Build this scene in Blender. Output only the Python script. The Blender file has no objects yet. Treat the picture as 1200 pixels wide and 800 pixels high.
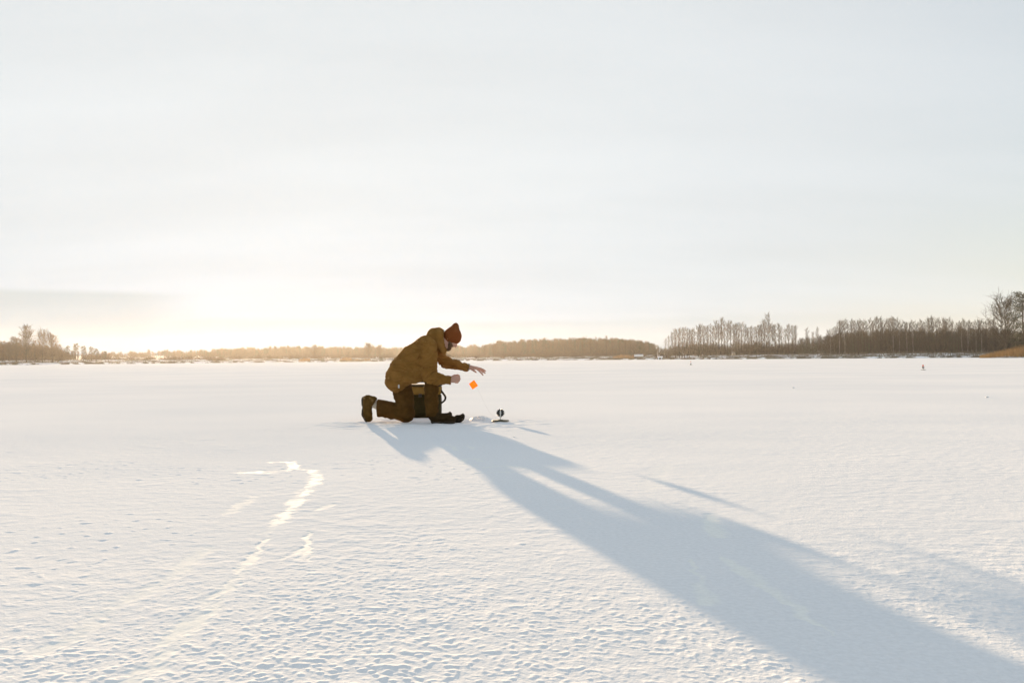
import bpy, math, random
import numpy as np
from mathutils import Vector, Matrix, noise as mnoise

rnd = random.Random(11)
rng = np.random.default_rng(11)
scene = bpy.context.scene
col = scene.collection
PI = math.pi

# ------------------------------------------------------------------ camera
CAM_H = 0.72
F_PX = 1000.0
PITCH = math.atan((420.7 - 400.0) / F_PX)
ROLL = math.atan(0.00774)
Fv = np.array([0.0, math.cos(PITCH), math.sin(PITCH)])
U0 = np.array([0.0, -math.sin(PITCH), math.cos(PITCH)])
R0 = np.array([1.0, 0.0, 0.0])
Rv = math.cos(ROLL) * R0 - math.sin(ROLL) * U0
Uv = math.cos(ROLL) * U0 + math.sin(ROLL) * R0
EYE = np.array([0.0, 0.0, CAM_H])

cam_data = bpy.data.cameras.new('camera')
cam = bpy.data.objects.new('camera', cam_data)
col.objects.link(cam)
cam.matrix_world = Matrix(((Rv[0], Uv[0], -Fv[0], 0), (Rv[1], Uv[1], -Fv[1], 0), (Rv[2], Uv[2], -Fv[2], CAM_H), (0, 0, 0, 1)))
cam_data.sensor_width = 36.0
cam_data.lens = 30.0
cam_data.clip_start = 0.05
cam_data.clip_end = 6000
scene.camera = cam


def ray(px, py):
    return Fv * F_PX + Rv * (px - 600.0) + Uv * (400.0 - py)


def at(px, py, Y):
    d = ray(px, py)
    return EYE + d * (Y / d[1])


def ground(px, py):
    d = ray(px, py)
    return EYE + d * (-CAM_H / d[2])


def spot(px, D):
    """ground position straight below photo column px at distance D"""
    y = 420.7 - 0.00774 * (px - 600)
    d = ray(px, y)
    d = d / math.hypot(d[0], d[1])
    return np.array([d[0] * D, d[1] * D, 0.0])


# ------------------------------------------------------------------ tagging
def tag(o, label=None, cat=None, group=None, kind=None):
    if label: o['label'] = label
    if cat: o['category'] = cat
    if group: o['group'] = group
    if kind: o['kind'] = kind
    return o


def empty(name, loc, label, cat, group=None, rz=0.0):
    o = bpy.data.objects.new(name, None)
    o.empty_display_size = 0.2
    o.location = loc
    o.rotation_euler = (0, 0, rz)
    col.objects.link(o)
    return tag(o, label, cat, group)


def link(name, me, mat=None, parent=None):
    o = bpy.data.objects.new(name, me)
    if mat is not None and len(me.materials) == 0:
        me.materials.append(mat)
    col.objects.link(o)
    if parent is not None:
        o.parent = parent
    return o


def tri_mesh(name, V, T, smooth=False, mats=None, midx=None):
    """mesh from an (n,3) vertex array and an (m,3) or (m,4) face array"""
    V = np.asarray(V, np.float32); T = np.asarray(T, np.int32)
    k = T.shape[1]
    me = bpy.data.meshes.new(name)
    me.vertices.add(len(V)); me.vertices.foreach_set('co', V.ravel())
    me.loops.add(T.size); me.loops.foreach_set('vertex_index', T.ravel())
    me.polygons.add(len(T))
    me.polygons.foreach_set('loop_start', np.arange(0, T.size, k, dtype=np.int32))
    me.polygons.foreach_set('loop_total', np.full(len(T), k, np.int32))
    if smooth:
        me.polygons.foreach_set('use_smooth', np.ones(len(T), bool))
    if mats:
        for m in mats: me.materials.append(m)
        if midx is not None:
            me.polygons.foreach_set('material_index', np.asarray(midx, np.int32))
    me.update(calc_edges=True)
    me.validate()
    return me


# ------------------------------------------------------------------ materials
def new_mat(name):
    m = bpy.data.materials.new(name)
    m.use_nodes = True
    nt = m.node_tree
    b = nt.nodes['Principled BSDF']
    return m, nt, b


def setv(b, **kw):
    for k, v in kw.items():
        b.inputs[k.replace('_', ' ')].default_value = v


def rgba(c):
    return (c[0], c[1], c[2], 1.0)


def mat_noise(name, c1, c2, scale=8.0, rough=0.8, bump=0.0, bscale=60.0, bdist=0.002, spec=0.3, stretch=None, metal=0.0, detail=6.0):
    m, nt, b = new_mat(name)
    tc = nt.nodes.new('ShaderNodeTexCoord')
    n = nt.nodes.new('ShaderNodeTexNoise'); n.inputs['Scale'].default_value = scale; n.inputs['Detail'].default_value = detail
    src = tc.outputs['Object']
    if stretch:
        mp = nt.nodes.new('ShaderNodeMapping'); mp.inputs['Scale'].default_value = stretch
        nt.links.new(src, mp.inputs['Vector']); src = mp.outputs['Vector']
    nt.links.new(src, n.inputs['Vector'])
    r = nt.nodes.new('ShaderNodeValToRGB')
    r.color_ramp.elements[0].position = 0.32; r.color_ramp.elements[0].color = rgba(c1)
    r.color_ramp.elements[1].position = 0.68; r.color_ramp.elements[1].color = rgba(c2)
    nt.links.new(n.outputs['Fac'], r.inputs['Fac'])
    nt.links.new(r.outputs['Color'], b.inputs['Base Color'])
    b.inputs['Roughness'].default_value = rough
    b.inputs['Specular IOR Level'].default_value = spec
    b.inputs['Metallic'].default_value = metal
    if bump > 0:
        n2 = nt.nodes.new('ShaderNodeTexNoise'); n2.inputs['Scale'].default_value = bscale; n2.inputs['Detail'].default_value = 4
        nt.links.new(src, n2.inputs['Vector'])
        bp = nt.nodes.new('ShaderNodeBump'); bp.inputs['Strength'].default_value = bump; bp.inputs['Distance'].default_value = bdist
        nt.links.new(n2.outputs['Fac'], bp.inputs['Height'])
        nt.links.new(bp.outputs['Normal'], b.inputs['Normal'])
    return m


M = {}
M['jacket'] = mat_noise('jacket_canvas', (0.172, 0.083, 0.018), (0.245, 0.120, 0.029), 9, 0.85, 0.5, 160, 0.002, 0.06)
M['trousers'] = mat_noise('trouser_cloth', (0.056, 0.026, 0.005), (0.088, 0.042, 0.009), 14, 0.9, 0.4, 220, 0.0015, 0.05)
M['boot'] = mat_noise('boot_leather', (0.065, 0.034, 0.006), (0.11, 0.060, 0.012), 20, 0.8, 0.4, 120, 0.0015, 0.08)
M['boot_shaded'] = mat_noise('boot_shaded_leather', (0.022, 0.012, 0.004), (0.038, 0.022, 0.008), 20, 0.8, 0.4, 120, 0.0015, 0.06)  # darker copy of the boot leather, shade on the front boot put into colour
M['sole'] = mat_noise('boot_rubber', (0.030, 0.022, 0.014), (0.055, 0.040, 0.026), 25, 0.8, 0.3, 90, 0.002, 0.3)
M['glove'] = mat_noise('glove_cloth', (0.016, 0.011, 0.006), (0.028, 0.020, 0.011), 30, 0.85, 0.5, 200, 0.002, 0.05)
M['skin'] = mat_noise('skin', (0.42, 0.235, 0.17), (0.52, 0.30, 0.22), 25, 0.55, 0.2, 300, 0.0006, 0.35)
M['beard'] = mat_noise('beard_hair', (0.070, 0.036, 0.016), (0.14, 0.075, 0.034), 90, 0.8, 0.8, 260, 0.003, 0.2)
M['sock'] = mat_noise('sock_wool', (0.42, 0.36, 0.28), (0.55, 0.48, 0.38), 60, 0.95, 0.5, 200, 0.002, 0.1)
M['eye'] = mat_noise('eye', (0.6, 0.58, 0.55), (0.65, 0.62, 0.6), 5, 0.2)
M['steel'] = mat_noise('steel', (0.45, 0.45, 0.46), (0.6, 0.6, 0.6), 40, 0.35, metal=1.0)
M['watch_strap'] = mat_noise('watch_strap', (0.20, 0.17, 0.13), (0.30, 0.26, 0.20), 50, 0.5)
M['box_body'] = mat_noise('box_canvas', (0.022, 0.017, 0.005), (0.038, 0.030, 0.010), 14, 0.85, 0.5, 200, 0.002, 0.04)
M['box_band'] = mat_noise('box_band_canvas', (0.165, 0.100, 0.022), (0.22, 0.135, 0.032), 14, 0.85, 0.5, 200, 0.002, 0.06)
M['box_lid'] = mat_noise('box_lid_cloth', (0.035, 0.026, 0.014), (0.055, 0.042, 0.022), 14, 0.8, 0.4, 200, 0.002, 0.2)
M['strap'] = mat_noise('strap_webbing', (0.020, 0.014, 0.010), (0.036, 0.026, 0.018), 40, 0.85, 0.5, 300, 0.001, 0.2)
M['reel'] = mat_noise('reel_plastic', (0.012, 0.012, 0.012), (0.020, 0.020, 0.020), 20, 0.4, 0.1, 80, 0.001, 0.4)
M['disc'] = mat_noise('disc_plastic', (0.060, 0.052, 0.026), (0.095, 0.082, 0.044), 20, 0.5, 0.1, 80, 0.001, 0.4)
M['post'] = mat_noise('post_plastic', (0.62, 0.60, 0.56), (0.72, 0.70, 0.66), 20, 0.5)
M['clod'] = mat_noise('grey_snow', (0.62, 0.63, 0.65), (0.78, 0.79, 0.80), 30, 0.6, 0.5, 80, 0.004, 0.4)  # pale grey mottled snow, shared by the clods and the heap


def knit_mat():
    m, nt, b = new_mat('beanie_knit')
    tc = nt.nodes.new('ShaderNodeTexCoord')
    sub = nt.nodes.new('ShaderNodeVectorMath'); sub.operation = 'SUBTRACT'; sub.inputs[1].default_value = (0.49, 0.0, 0.0)
    nt.links.new(tc.outputs['Object'], sub.inputs[0])
    sp = nt.nodes.new('ShaderNodeSeparateXYZ'); nt.links.new(sub.outputs[0], sp.inputs[0])
    an = nt.nodes.new('ShaderNodeMath'); an.operation = 'ARCTAN2'
    nt.links.new(sp.outputs[1], an.inputs[0]); nt.links.new(sp.outputs[0], an.inputs[1])
    ml = nt.nodes.new('ShaderNodeMath'); ml.operation = 'MULTIPLY'; ml.inputs[1].default_value = 62.0
    nt.links.new(an.outputs[0], ml.inputs[0])
    sn = nt.nodes.new('ShaderNodeMath'); sn.operation = 'SINE'; nt.links.new(ml.outputs[0], sn.inputs[0])
    w = nt.nodes.new('ShaderNodeMapRange'); w.inputs['From Min'].default_value = -1.0
    nt.links.new(sn.outputs[0], w.inputs['Value'])
    r = nt.nodes.new('ShaderNodeValToRGB')
    r.color_ramp.elements[0].color = (0.150, 0.042, 0.010, 1); r.color_ramp.elements[1].color = (0.230, 0.066, 0.016, 1)
    nt.links.new(w.outputs['Result'], r.inputs['Fac']); nt.links.new(r.outputs['Color'], b.inputs['Base Color'])
    bp = nt.nodes.new('ShaderNodeBump'); bp.inputs['Strength'].default_value = 0.7; bp.inputs['Distance'].default_value = 0.004
    nt.links.new(w.outputs['Result'], bp.inputs['Height']); nt.links.new(bp.outputs['Normal'], b.inputs['Normal'])
    setv(b, Roughness=0.95); b.inputs['Specular IOR Level'].default_value = 0.1
    return m


M['beanie'] = knit_mat()


def flag_mat(name, c):
    m, nt, b = new_mat(name)
    setv(b, Base_Color=rgba(c), Roughness=0.6)
    tr = nt.nodes.new('ShaderNodeBsdfTranslucent'); tr.inputs['Color'].default_value = rgba(c)
    n = nt.nodes.new('ShaderNodeTexNoise'); n.inputs['Scale'].default_value = 40
    mr = nt.nodes.new('ShaderNodeMapRange'); mr.inputs['To Min'].default_value = 0.45; mr.inputs['To Max'].default_value = 0.55
    nt.links.new(n.outputs['Fac'], mr.inputs['Value'])
    mx = nt.nodes.new('ShaderNodeMixShader')
    nt.links.new(mr.outputs['Result'], mx.inputs['Fac'])
    nt.links.new(b.outputs['BSDF'], mx.inputs[1]); nt.links.new(tr.outputs['BSDF'], mx.inputs[2])
    nt.links.new(mx.outputs['Shader'], nt.nodes['Material Output'].inputs['Surface'])
    return m


M['flag_orange'] = flag_mat('flag_orange', (0.95, 0.36, 0.002))
M['flag_red'] = flag_mat('flag_red', (0.50, 0.12, 0.06))
M['bark'] = mat_noise('bark', (0.030, 0.022, 0.015), (0.065, 0.047, 0.032), 3, 0.9, 0.5, 12, 0.03, 0.2)
M['birch_bark'] = mat_noise('birch_bark', (0.06, 0.05, 0.04), (0.24, 0.21, 0.18), 1.4, 0.8, 0.3, 12, 0.02, 0.2, (1, 1, 0.5))
M['twig'] = mat_noise('twig', (0.060, 0.038, 0.018), (0.105, 0.066, 0.030), 1.5, 0.9, 0, spec=0.2)
M['twig_dark'] = mat_noise('twig_dark', (0.036, 0.027, 0.016), (0.066, 0.049, 0.030), 1.5, 0.9, 0, spec=0.2)
M['needles'] = mat_noise('needles', (0.026, 0.032, 0.014), (0.055, 0.060, 0.026), 0.9, 0.8, 0, spec=0.2)
M['bush'] = mat_noise('bush_twigs', (0.050, 0.042, 0.022), (0.095, 0.075, 0.038), 0.8, 0.9, 0, spec=0.2)
M['reed'] = mat_noise('dry_reed', (0.30, 0.155, 0.045), (0.48, 0.27, 0.085), 0.7, 0.8, 0, spec=0.2)
M['grass'] = mat_noise('dead_grass', (0.10, 0.085, 0.055), (0.24, 0.20, 0.13), 0.6, 0.9, 0, spec=0.2)
M['snow_roof'] = mat_noise('roof_snow', (0.78, 0.80, 0.83), (0.86, 0.87, 0.88), 2, 0.6, 0.3, 6, 0.03, 0.3)
M['shed_wall'] = mat_noise('shed_paint', (0.46, 0.54, 0.62), (0.56, 0.64, 0.72), 2, 0.7, 0.2, 8, 0.01, 0.3)
M['hut_wall'] = mat_noise('hut_timber', (0.07, 0.055, 0.04), (0.13, 0.10, 0.07), 2, 0.85, 0.3, 8, 0.02, 0.3, (1, 1, 5))
M['dark_opening'] = mat_noise('dark_boards', (0.02, 0.02, 0.02), (0.04, 0.035, 0.03), 4, 0.7)


def snow_mat():
    m, nt, b = new_mat('lake_snow')
    N, L = nt.nodes, nt.links
    tc = N.new('ShaderNodeTexCoord')
    at_ = N.new('ShaderNodeAttribute'); at_.attribute_name = 'ice'
    big = N.new('ShaderNodeTexNoise'); big.inputs['Scale'].default_value = 0.22; big.inputs['Detail'].default_value = 5
    mp = N.new('ShaderNodeMapping'); mp.inputs['Scale'].default_value = (0.6, 1.0, 1.0); mp.inputs['Rotation'].default_value = (0, 0, 0.5)
    L.new(tc.outputs['Object'], mp.inputs['Vector']); L.new(mp.outputs['Vector'], big.inputs['Vector'])
    r = N.new('ShaderNodeValToRGB')
    r.color_ramp.elements[0].position = 0.35; r.color_ramp.elements[0].color = (0.80, 0.82, 0.84, 1)
    r.color_ramp.elements[1].position = 0.62; r.color_ramp.elements[1].color = (0.88, 0.885, 0.89, 1)
    L.new(big.outputs['Fac'], r.inputs['Fac'])
    mix = N.new('ShaderNodeMix'); mix.data_type = 'RGBA'
    L.new(at_.outputs['Fac'], mix.inputs['Factor']); L.new(r.outputs['Color'], mix.inputs['A'])
    mix.inputs['B'].default_value = (0.88, 0.893, 0.865, 1)
    gr = N.new('ShaderNodeTexNoise'); gr.inputs['Scale'].default_value = 55; gr.inputs['Detail'].default_value = 6; gr.inputs['Roughness'].default_value = 0.7
    L.new(tc.outputs['Object'], gr.inputs['Vector'])
    gm = N.new('ShaderNodeMapRange'); gm.inputs['From Min'].default_value = 0.3; gm.inputs['From Max'].default_value = 0.7
    gm.inputs['To Min'].default_value = 0.90; gm.inputs['To Max'].default_value = 1.03
    L.new(gr.outputs['Fac'], gm.inputs['Value'])
    gs = N.new('ShaderNodeVectorMath'); gs.operation = 'SCALE'
    L.new(mix.outputs['Result'], gs.inputs[0]); L.new(gm.outputs['Result'], gs.inputs['Scale'])
    L.new(gs.outputs[0], b.inputs['Base Color'])
    rm = N.new('ShaderNodeMapRange'); rm.inputs['To Min'].default_value = 0.85; rm.inputs['To Max'].default_value = 0.66
    L.new(at_.outputs['Fac'], rm.inputs['Value']); L.new(rm.outputs['Result'], b.inputs['Roughness'])
    sm = N.new('ShaderNodeMapRange'); sm.inputs['To Min'].default_value = 0.0; sm.inputs['To Max'].default_value = 0.0007
    pw = N.new('ShaderNodeMath'); pw.operation = 'POWER'; pw.inputs[1].default_value = 1.6
    L.new(at_.outputs['Fac'], pw.inputs[0]); L.new(pw.outputs[0], sm.inputs['Value']); L.new(sm.outputs['Result'], b.inputs['Specular IOR Level'])
    n1 = N.new('ShaderNodeTexNoise'); n1.inputs['Scale'].default_value = 110; n1.inputs['Detail'].default_value = 5
    n2 = N.new('ShaderNodeTexNoise'); n2.inputs['Scale'].default_value = 14; n2.inputs['Detail'].default_value = 4
    L.new(tc.outputs['Object'], n1.inputs['Vector']); L.new(tc.outputs['Object'], n2.inputs['Vector'])
    inv = N.new('ShaderNodeMapRange'); inv.inputs['To Min'].default_value = 1.0; inv.inputs['To Max'].default_value = 0.06
    L.new(at_.outputs['Fac'], inv.inputs['Value'])
    b1 = N.new('ShaderNodeBump'); b1.inputs['Distance'].default_value = 0.0010
    L.new(n1.outputs['Fac'], b1.inputs['Height']); L.new(inv.outputs['Result'], b1.inputs['Strength'])
    b2 = N.new('ShaderNodeBump'); b2.inputs['Distance'].default_value = 0.0032; b2.inputs['Strength'].default_value = 0.6
    L.new(n2.outputs['Fac'], b2.inputs['Height']); L.new(b1.outputs['Normal'], b2.inputs['Normal'])
    L.new(b2.outputs['Normal'], b.inputs['Normal'])
    return m


M['snow'] = snow_mat()


def shore_mat():
    m, nt, b = new_mat('shore_ground')
    N, L = nt.nodes, nt.links
    tc = N.new('ShaderNodeTexCoord')
    mp = N.new('ShaderNodeMapping'); mp.inputs['Scale'].default_value = (1, 1, 3)
    L.new(tc.outputs['Object'], mp.inputs['Vector'])
    n = N.new('ShaderNodeTexNoise'); n.inputs['Scale'].default_value = 0.16; n.inputs['Detail'].default_value = 6; n.inputs['Roughness'].default_value = 0.65
    L.new(mp.outputs['Vector'], n.inputs['Vector'])
    r = N.new('ShaderNodeValToRGB')
    r.color_ramp.elements[0].position = 0.47; r.color_ramp.elements[0].color = (0.10, 0.085, 0.055, 1)
    r.color_ramp.elements[1].position = 0.56; r.color_ramp.elements[1].color = (0.78, 0.80, 0.83, 1)
    L.new(n.outputs['Fac'], r.inputs['Fac']); L.new(r.outputs['Color'], b.inputs['Base Color'])
    setv(b, Roughness=0.85); b.inputs['Specular IOR Level'].default_value = 0.2
    return m


M['shore'] = shore_mat()

# ------------------------------------------------------------------ sky, sun, haze
SUN_AZ = math.radians(-15.0)
SUN_EL = math.radians(4.5)
SUN = np.array([math.sin(SUN_AZ) * math.cos(SUN_EL), math.cos(SUN_AZ) * math.cos(SUN_EL), math.sin(SUN_EL)])


def build_world():
    w = bpy.data.worlds.new('World'); scene.world = w
    w.use_nodes = True
    nt = w.node_tree; N, L = nt.nodes, nt.links
    bg = N['Background']; bg.inputs['Strength'].default_value = 0.1
    sky = N.new('ShaderNodeTexSky'); sky.sky_type = 'NISHITA'; sky.sun_disc = False
    sky.sun_elevation = SUN_EL; sky.sun_rotation = SUN_AZ
    sky.altitude = 100; sky.air_density = 1.0; sky.dust_density = 1.2; sky.ozone_density = 1.5
    tc = N.new('ShaderNodeTexCoord')
    D = tc.outputs['Generated']

    def math_(op, a, b=None, clamp=False):
        n = N.new('ShaderNodeMath'); n.operation = op; n.use_clamp = clamp
        for i, v in enumerate((a, b)):
            if v is None: continue
            if isinstance(v, (int, float)): n.inputs[i].default_value = v
            else: L.new(v, n.inputs[i])
        return n.outputs[0]

    def vmath(op, a, b):
        n = N.new('ShaderNodeVectorMath'); n.operation = op
        for i, v in enumerate((a, b)):
            if isinstance(v, tuple): n.inputs[i].default_value = v
            else: L.new(v, n.inputs[i])
        return n

    def scale(c, s):
        n = N.new('ShaderNodeVectorMath'); n.operation = 'SCALE'
        if isinstance(c, tuple): n.inputs[0].default_value = c
        else: L.new(c, n.inputs[0])
        if isinstance(s, (int, float)): n.inputs['Scale'].default_value = s
        else: L.new(s, n.inputs['Scale'])
        return n.outputs[0]

    def smooth(v, lo, hi, a=0.0, b=1.0):
        n = N.new('ShaderNodeMapRange'); n.interpolation_type = 'SMOOTHSTEP'
        L.new(v, n.inputs['Value'])
        for k, x in (('From Min', lo), ('From Max', hi), ('To Min', a), ('To Max', b)): n.inputs[k].default_value = x
        return n.outputs['Result']

    d = math_('MAXIMUM', vmath('DOT_PRODUCT', D, tuple(SUN)).outputs['Value'], 0.0)
    sep = N.new('ShaderNodeSeparateXYZ'); L.new(D, sep.inputs[0])
    x, y, z = sep.outputs
    zc = math_('MAXIMUM', z, 0.0)
    # thin cloud veil, brighter towards the sun, bluer away from it
    g_w = math_('POWER', d, 1.2)
    g_m = math_('POWER', d, 40.0)
    veil = vmath('ADD', (1.39, 1.50, 1.61), scale((0.76, 0.76, 0.70), g_w)).outputs[0]
    veil = vmath('ADD', veil, scale((-0.02, 0.0, 0.02), g_m)).outputs[0]
    # warm band of light low on the horizon
    hz = math_('POWER', math_('SUBTRACT', 1.0, zc, True), 14.0)
    hz_s = math_('MULTIPLY', hz, math_('POWER', d, 9.0))
    veil = vmath('ADD', veil, scale((-2.10, -1.45, -0.55), hz_s)).outputs[0]
    veil = vmath('ADD', veil, scale((0.20, 0.13, -0.06), hz)).outputs[0]
    back = smooth(vmath('DOT_PRODUCT', D, tuple(SUN)).outputs['Value'], 0.45, -0.3, 0.0, 1.0)
    veil = vmath('ADD', veil, scale((0.42, 0.45, 0.46), back)).outputs[0]
    # streaks in the veil
    den = math_('ADD', zc, 0.16)
    cmb = N.new('ShaderNodeCombineXYZ')
    L.new(math_('DIVIDE', x, den), cmb.inputs[0]); L.new(math_('DIVIDE', y, den), cmb.inputs[1])
    mp = N.new('ShaderNodeMapping'); mp.inputs['Scale'].default_value = (0.55, 1.5, 1); mp.inputs['Rotation'].default_value = (0, 0, -0.35)
    L.new(cmb.outputs[0], mp.inputs['Vector'])
    n1 = N.new('ShaderNodeTexNoise'); n1.inputs['Scale'].default_value = 0.9; n1.inputs['Detail'].default_value = 6; n1.inputs['Roughness'].default_value = 0.5
    L.new(mp.outputs[0], n1.inputs['Vector'])
    st = smooth(n1.outputs['Fac'], 0.3, 0.7, 0.95, 1.035)
    veil = scale(veil, st)
    cover = smooth(n1.outputs['Fac'], 0.25, 0.7, 0.90, 1.0)
    cover = math_('ADD', math_('MULTIPLY', cover, smooth(d, 0.6, 0.92, 1.0, 0.0)), smooth(d, 0.6, 0.92, 0.0, 1.0))
    away = smooth(d, 0.4, 0.88, 0.80, 0.996)
    cover = math_('MULTIPLY', cover, away)
    mx = N.new('ShaderNodeMix'); mx.data_type = 'RGBA'
    L.new(cover, mx.inputs['Factor']); L.new(sky.outputs[0], mx.inputs['A']); L.new(veil, mx.inputs['B'])
    c = mx.outputs['Result']
    # long low bank of cloud over the left-hand shore, thinning towards the right
    n2 = N.new('ShaderNodeTexNoise'); n2.inputs['Scale'].default_value = 3.2; n2.inputs['Detail'].default_value = 5
    mp2 = N.new('ShaderNodeMapping'); mp2.inputs['Scale'].default_value = (1, 1, 9)
    L.new(D, mp2.inputs['Vector']); L.new(mp2.outputs[0], n2.inputs['Vector'])
    wob = math_('MULTIPLY', math_('SUBTRACT', n2.outputs['Fac'], 0.5), 0.012)
    az = math_('ARCTAN2', x, y)
    high = math_('MULTIPLY', smooth(math_('ADD', z, wob), 0.079, 0.070, 0.0, 1.0), smooth(math_('ADD', az, math_('MULTIPLY', wob, 3.0)), math.radians(-18.8), math.radians(-24.5), 0.0, 1.0))
    low = smooth(math_('ADD', z, wob), 0.051, 0.040, 0.0, 0.75)
    bank = math_('MAXIMUM', high, low)
    dim = vmath('MULTIPLY', c, (0.745, 0.785, 0.775)).outputs[0]
    mx2 = N.new('ShaderNodeMix'); mx2.data_type = 'RGBA'
    side = smooth(az, math.radians(30), math.radians(-5), 0.2, 0.9)
    L.new(math_('MULTIPLY', bank, side), mx2.inputs['Factor']); L.new(c, mx2.inputs['A']); L.new(dim, mx2.inputs['B'])
    L.new(mx2.outputs['Result'], bg.inputs['Color'])


build_world()
sun_d = bpy.data.lights.new('sun', 'SUN')
sun_d.energy = 4.6
sun_d.angle = math.radians(0.6)
sun_d.color = (1.0, 0.71, 0.43)
sun = bpy.data.objects.new('sun', sun_d); col.objects.link(sun)
sun.rotation_euler = Vector(tuple(SUN)).to_track_quat('Z', 'Y').to_euler()
sun.location = (0, 0, 50)

HX = 960.0
bv = np.array([[sx * HX, sy * HX, z] for z in (-2.0, 27.0) for sy in (-1, 1) for sx in (-1, 1)], float)
bf = np.array([[0, 2, 3, 1], [4, 5, 7, 6], [0, 1, 5, 4], [2, 6, 7, 3], [0, 4, 6, 2], [1, 3, 7, 5]])
hm = bpy.data.materials.new('haze_air'); hm.use_nodes = True
hn = hm.node_tree
hn.nodes.remove(hn.nodes['Principled BSDF'])
pv = hn.nodes.new('ShaderNodeVolumePrincipled')
pv.inputs['Color'].default_value = (0.95, 0.93, 0.90, 1)
pv.inputs['Density'].default_value = 0.000096
pv.inputs['Anisotropy'].default_value = 0.60
hn.links.new(pv.outputs[0], hn.nodes['Material Output'].inputs['Volume'])
haze = link('haze', tri_mesh('haze', bv, bf), hm)
tag(haze, kind='stuff', label='thin golden winter haze over the lake and far shore', cat='haze')

# ------------------------------------------------------------------ frozen lake
_perm = rng.permutation(4096).astype(np.int32)
_perm = np.concatenate([_perm, _perm])
_ga = rng.random(4096) * 2 * PI
_gx, _gy = np.cos(_ga).astype(np.float32), np.sin(_ga).astype(np.float32)


def perlin(x, y):
    xi = np.floor(x).astype(np.int32); yi = np.floor(y).astype(np.int32)
    xf = (x - xi).astype(np.float32); yf = (y - yi).astype(np.float32)
    u = xf * xf * xf * (xf * (xf * 6 - 15) + 10); v = yf * yf * yf * (yf * (yf * 6 - 15) + 10)

    def g(ix, iy, dx, dy):
        h = _perm[(_perm[ix & 4095] + iy) & 4095]
        return _gx[h] * dx + _gy[h] * dy
    a = g(xi, yi, xf, yf); b = g(xi + 1, yi, xf - 1, yf)
    c = g(xi, yi + 1, xf, yf - 1); d = g(xi + 1, yi + 1, xf - 1, yf - 1)
    return (a + u * (b - a)) * (1 - v) + (c + u * (d - c)) * v


def sstep(a, b, x):
    t = np.clip((x - a) / (b - a), 0, 1)
    return t * t * (3 - 2 * t)


# scraped, wind-polished strips of bare ice: photo point, half width in metres
ICE = [
    # sled track on the left
    ([(318, 622, .02), (300, 645, .03), (272, 682, .04), (228, 728, .05), (165, 790, .055), (110, 830, .06)], 0.8),
    ([(352, 572, .03), (330, 604, .03), (310, 624, .03)], 0.6),
    ([(240, 640, .05), (200, 680, .06), (140, 705, .06), (60, 760, .05)], 0.5),
    ([(300, 580, .05), (268, 600, .06)], 0.5),
    ([(283, 553, .09), (318, 552, .10), (345, 549, .08), (366, 550, .07), (371, 556, .06), (368, 566, .06), (352, 582, .05), (340, 596, .05), (324, 611, .06)], 0.85),
    ([(318, 541, .05), (342, 540, .05), (344, 548, .05)], 0.9),
    ([(362, 622, .015), (360, 640, .025), (348, 648, .03), (333, 654, .02)], 0.9),
    ([(361, 640, .02), (352, 654, .03)], 0.9),
    ([(361, 640, .02), (364, 655, .02)], 0.9),
    ([(390, 590, .03), (368, 598, .05)], 0.6),
    # scuffs beside the person
    ([(524, 520.5, .03), (531, 523, .03), (533.5, 527, .03)], 0.9),
    ([(548, 521.5, .02), (553, 523.5, .03), (554, 526.5, .02)], 0.9),
    ([(541, 541, .03), (545, 537.5, .04), (558, 537, .05), (566, 540, .04)], 0.9),
    ([(538, 543.5, .03), (556, 544.5, .04)], 0.8),
    ([(570, 547, .04), (584, 546, .05)], 0.9),
    ([(588, 545.5, .04), (604, 546.5, .05), (624, 549.5, .02)], 0.9),
    ([(560, 554, .02), (592, 552.5, .03), (620, 553.5, .04)], 0.9),
    # in the shadow on the right
    ([(832, 603, .035), (840, 628, .06)], 1.0),
    ([(810, 655, .01), (818, 676, .022), (828, 706, .05)], 1.0),
    ([(848, 652, .02), (880, 675, .045), (918, 700, .035), (972, 742, .01)], 1.0),
    ([(780, 546, .10), (760, 572, .12)], 0.25),
]


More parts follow.
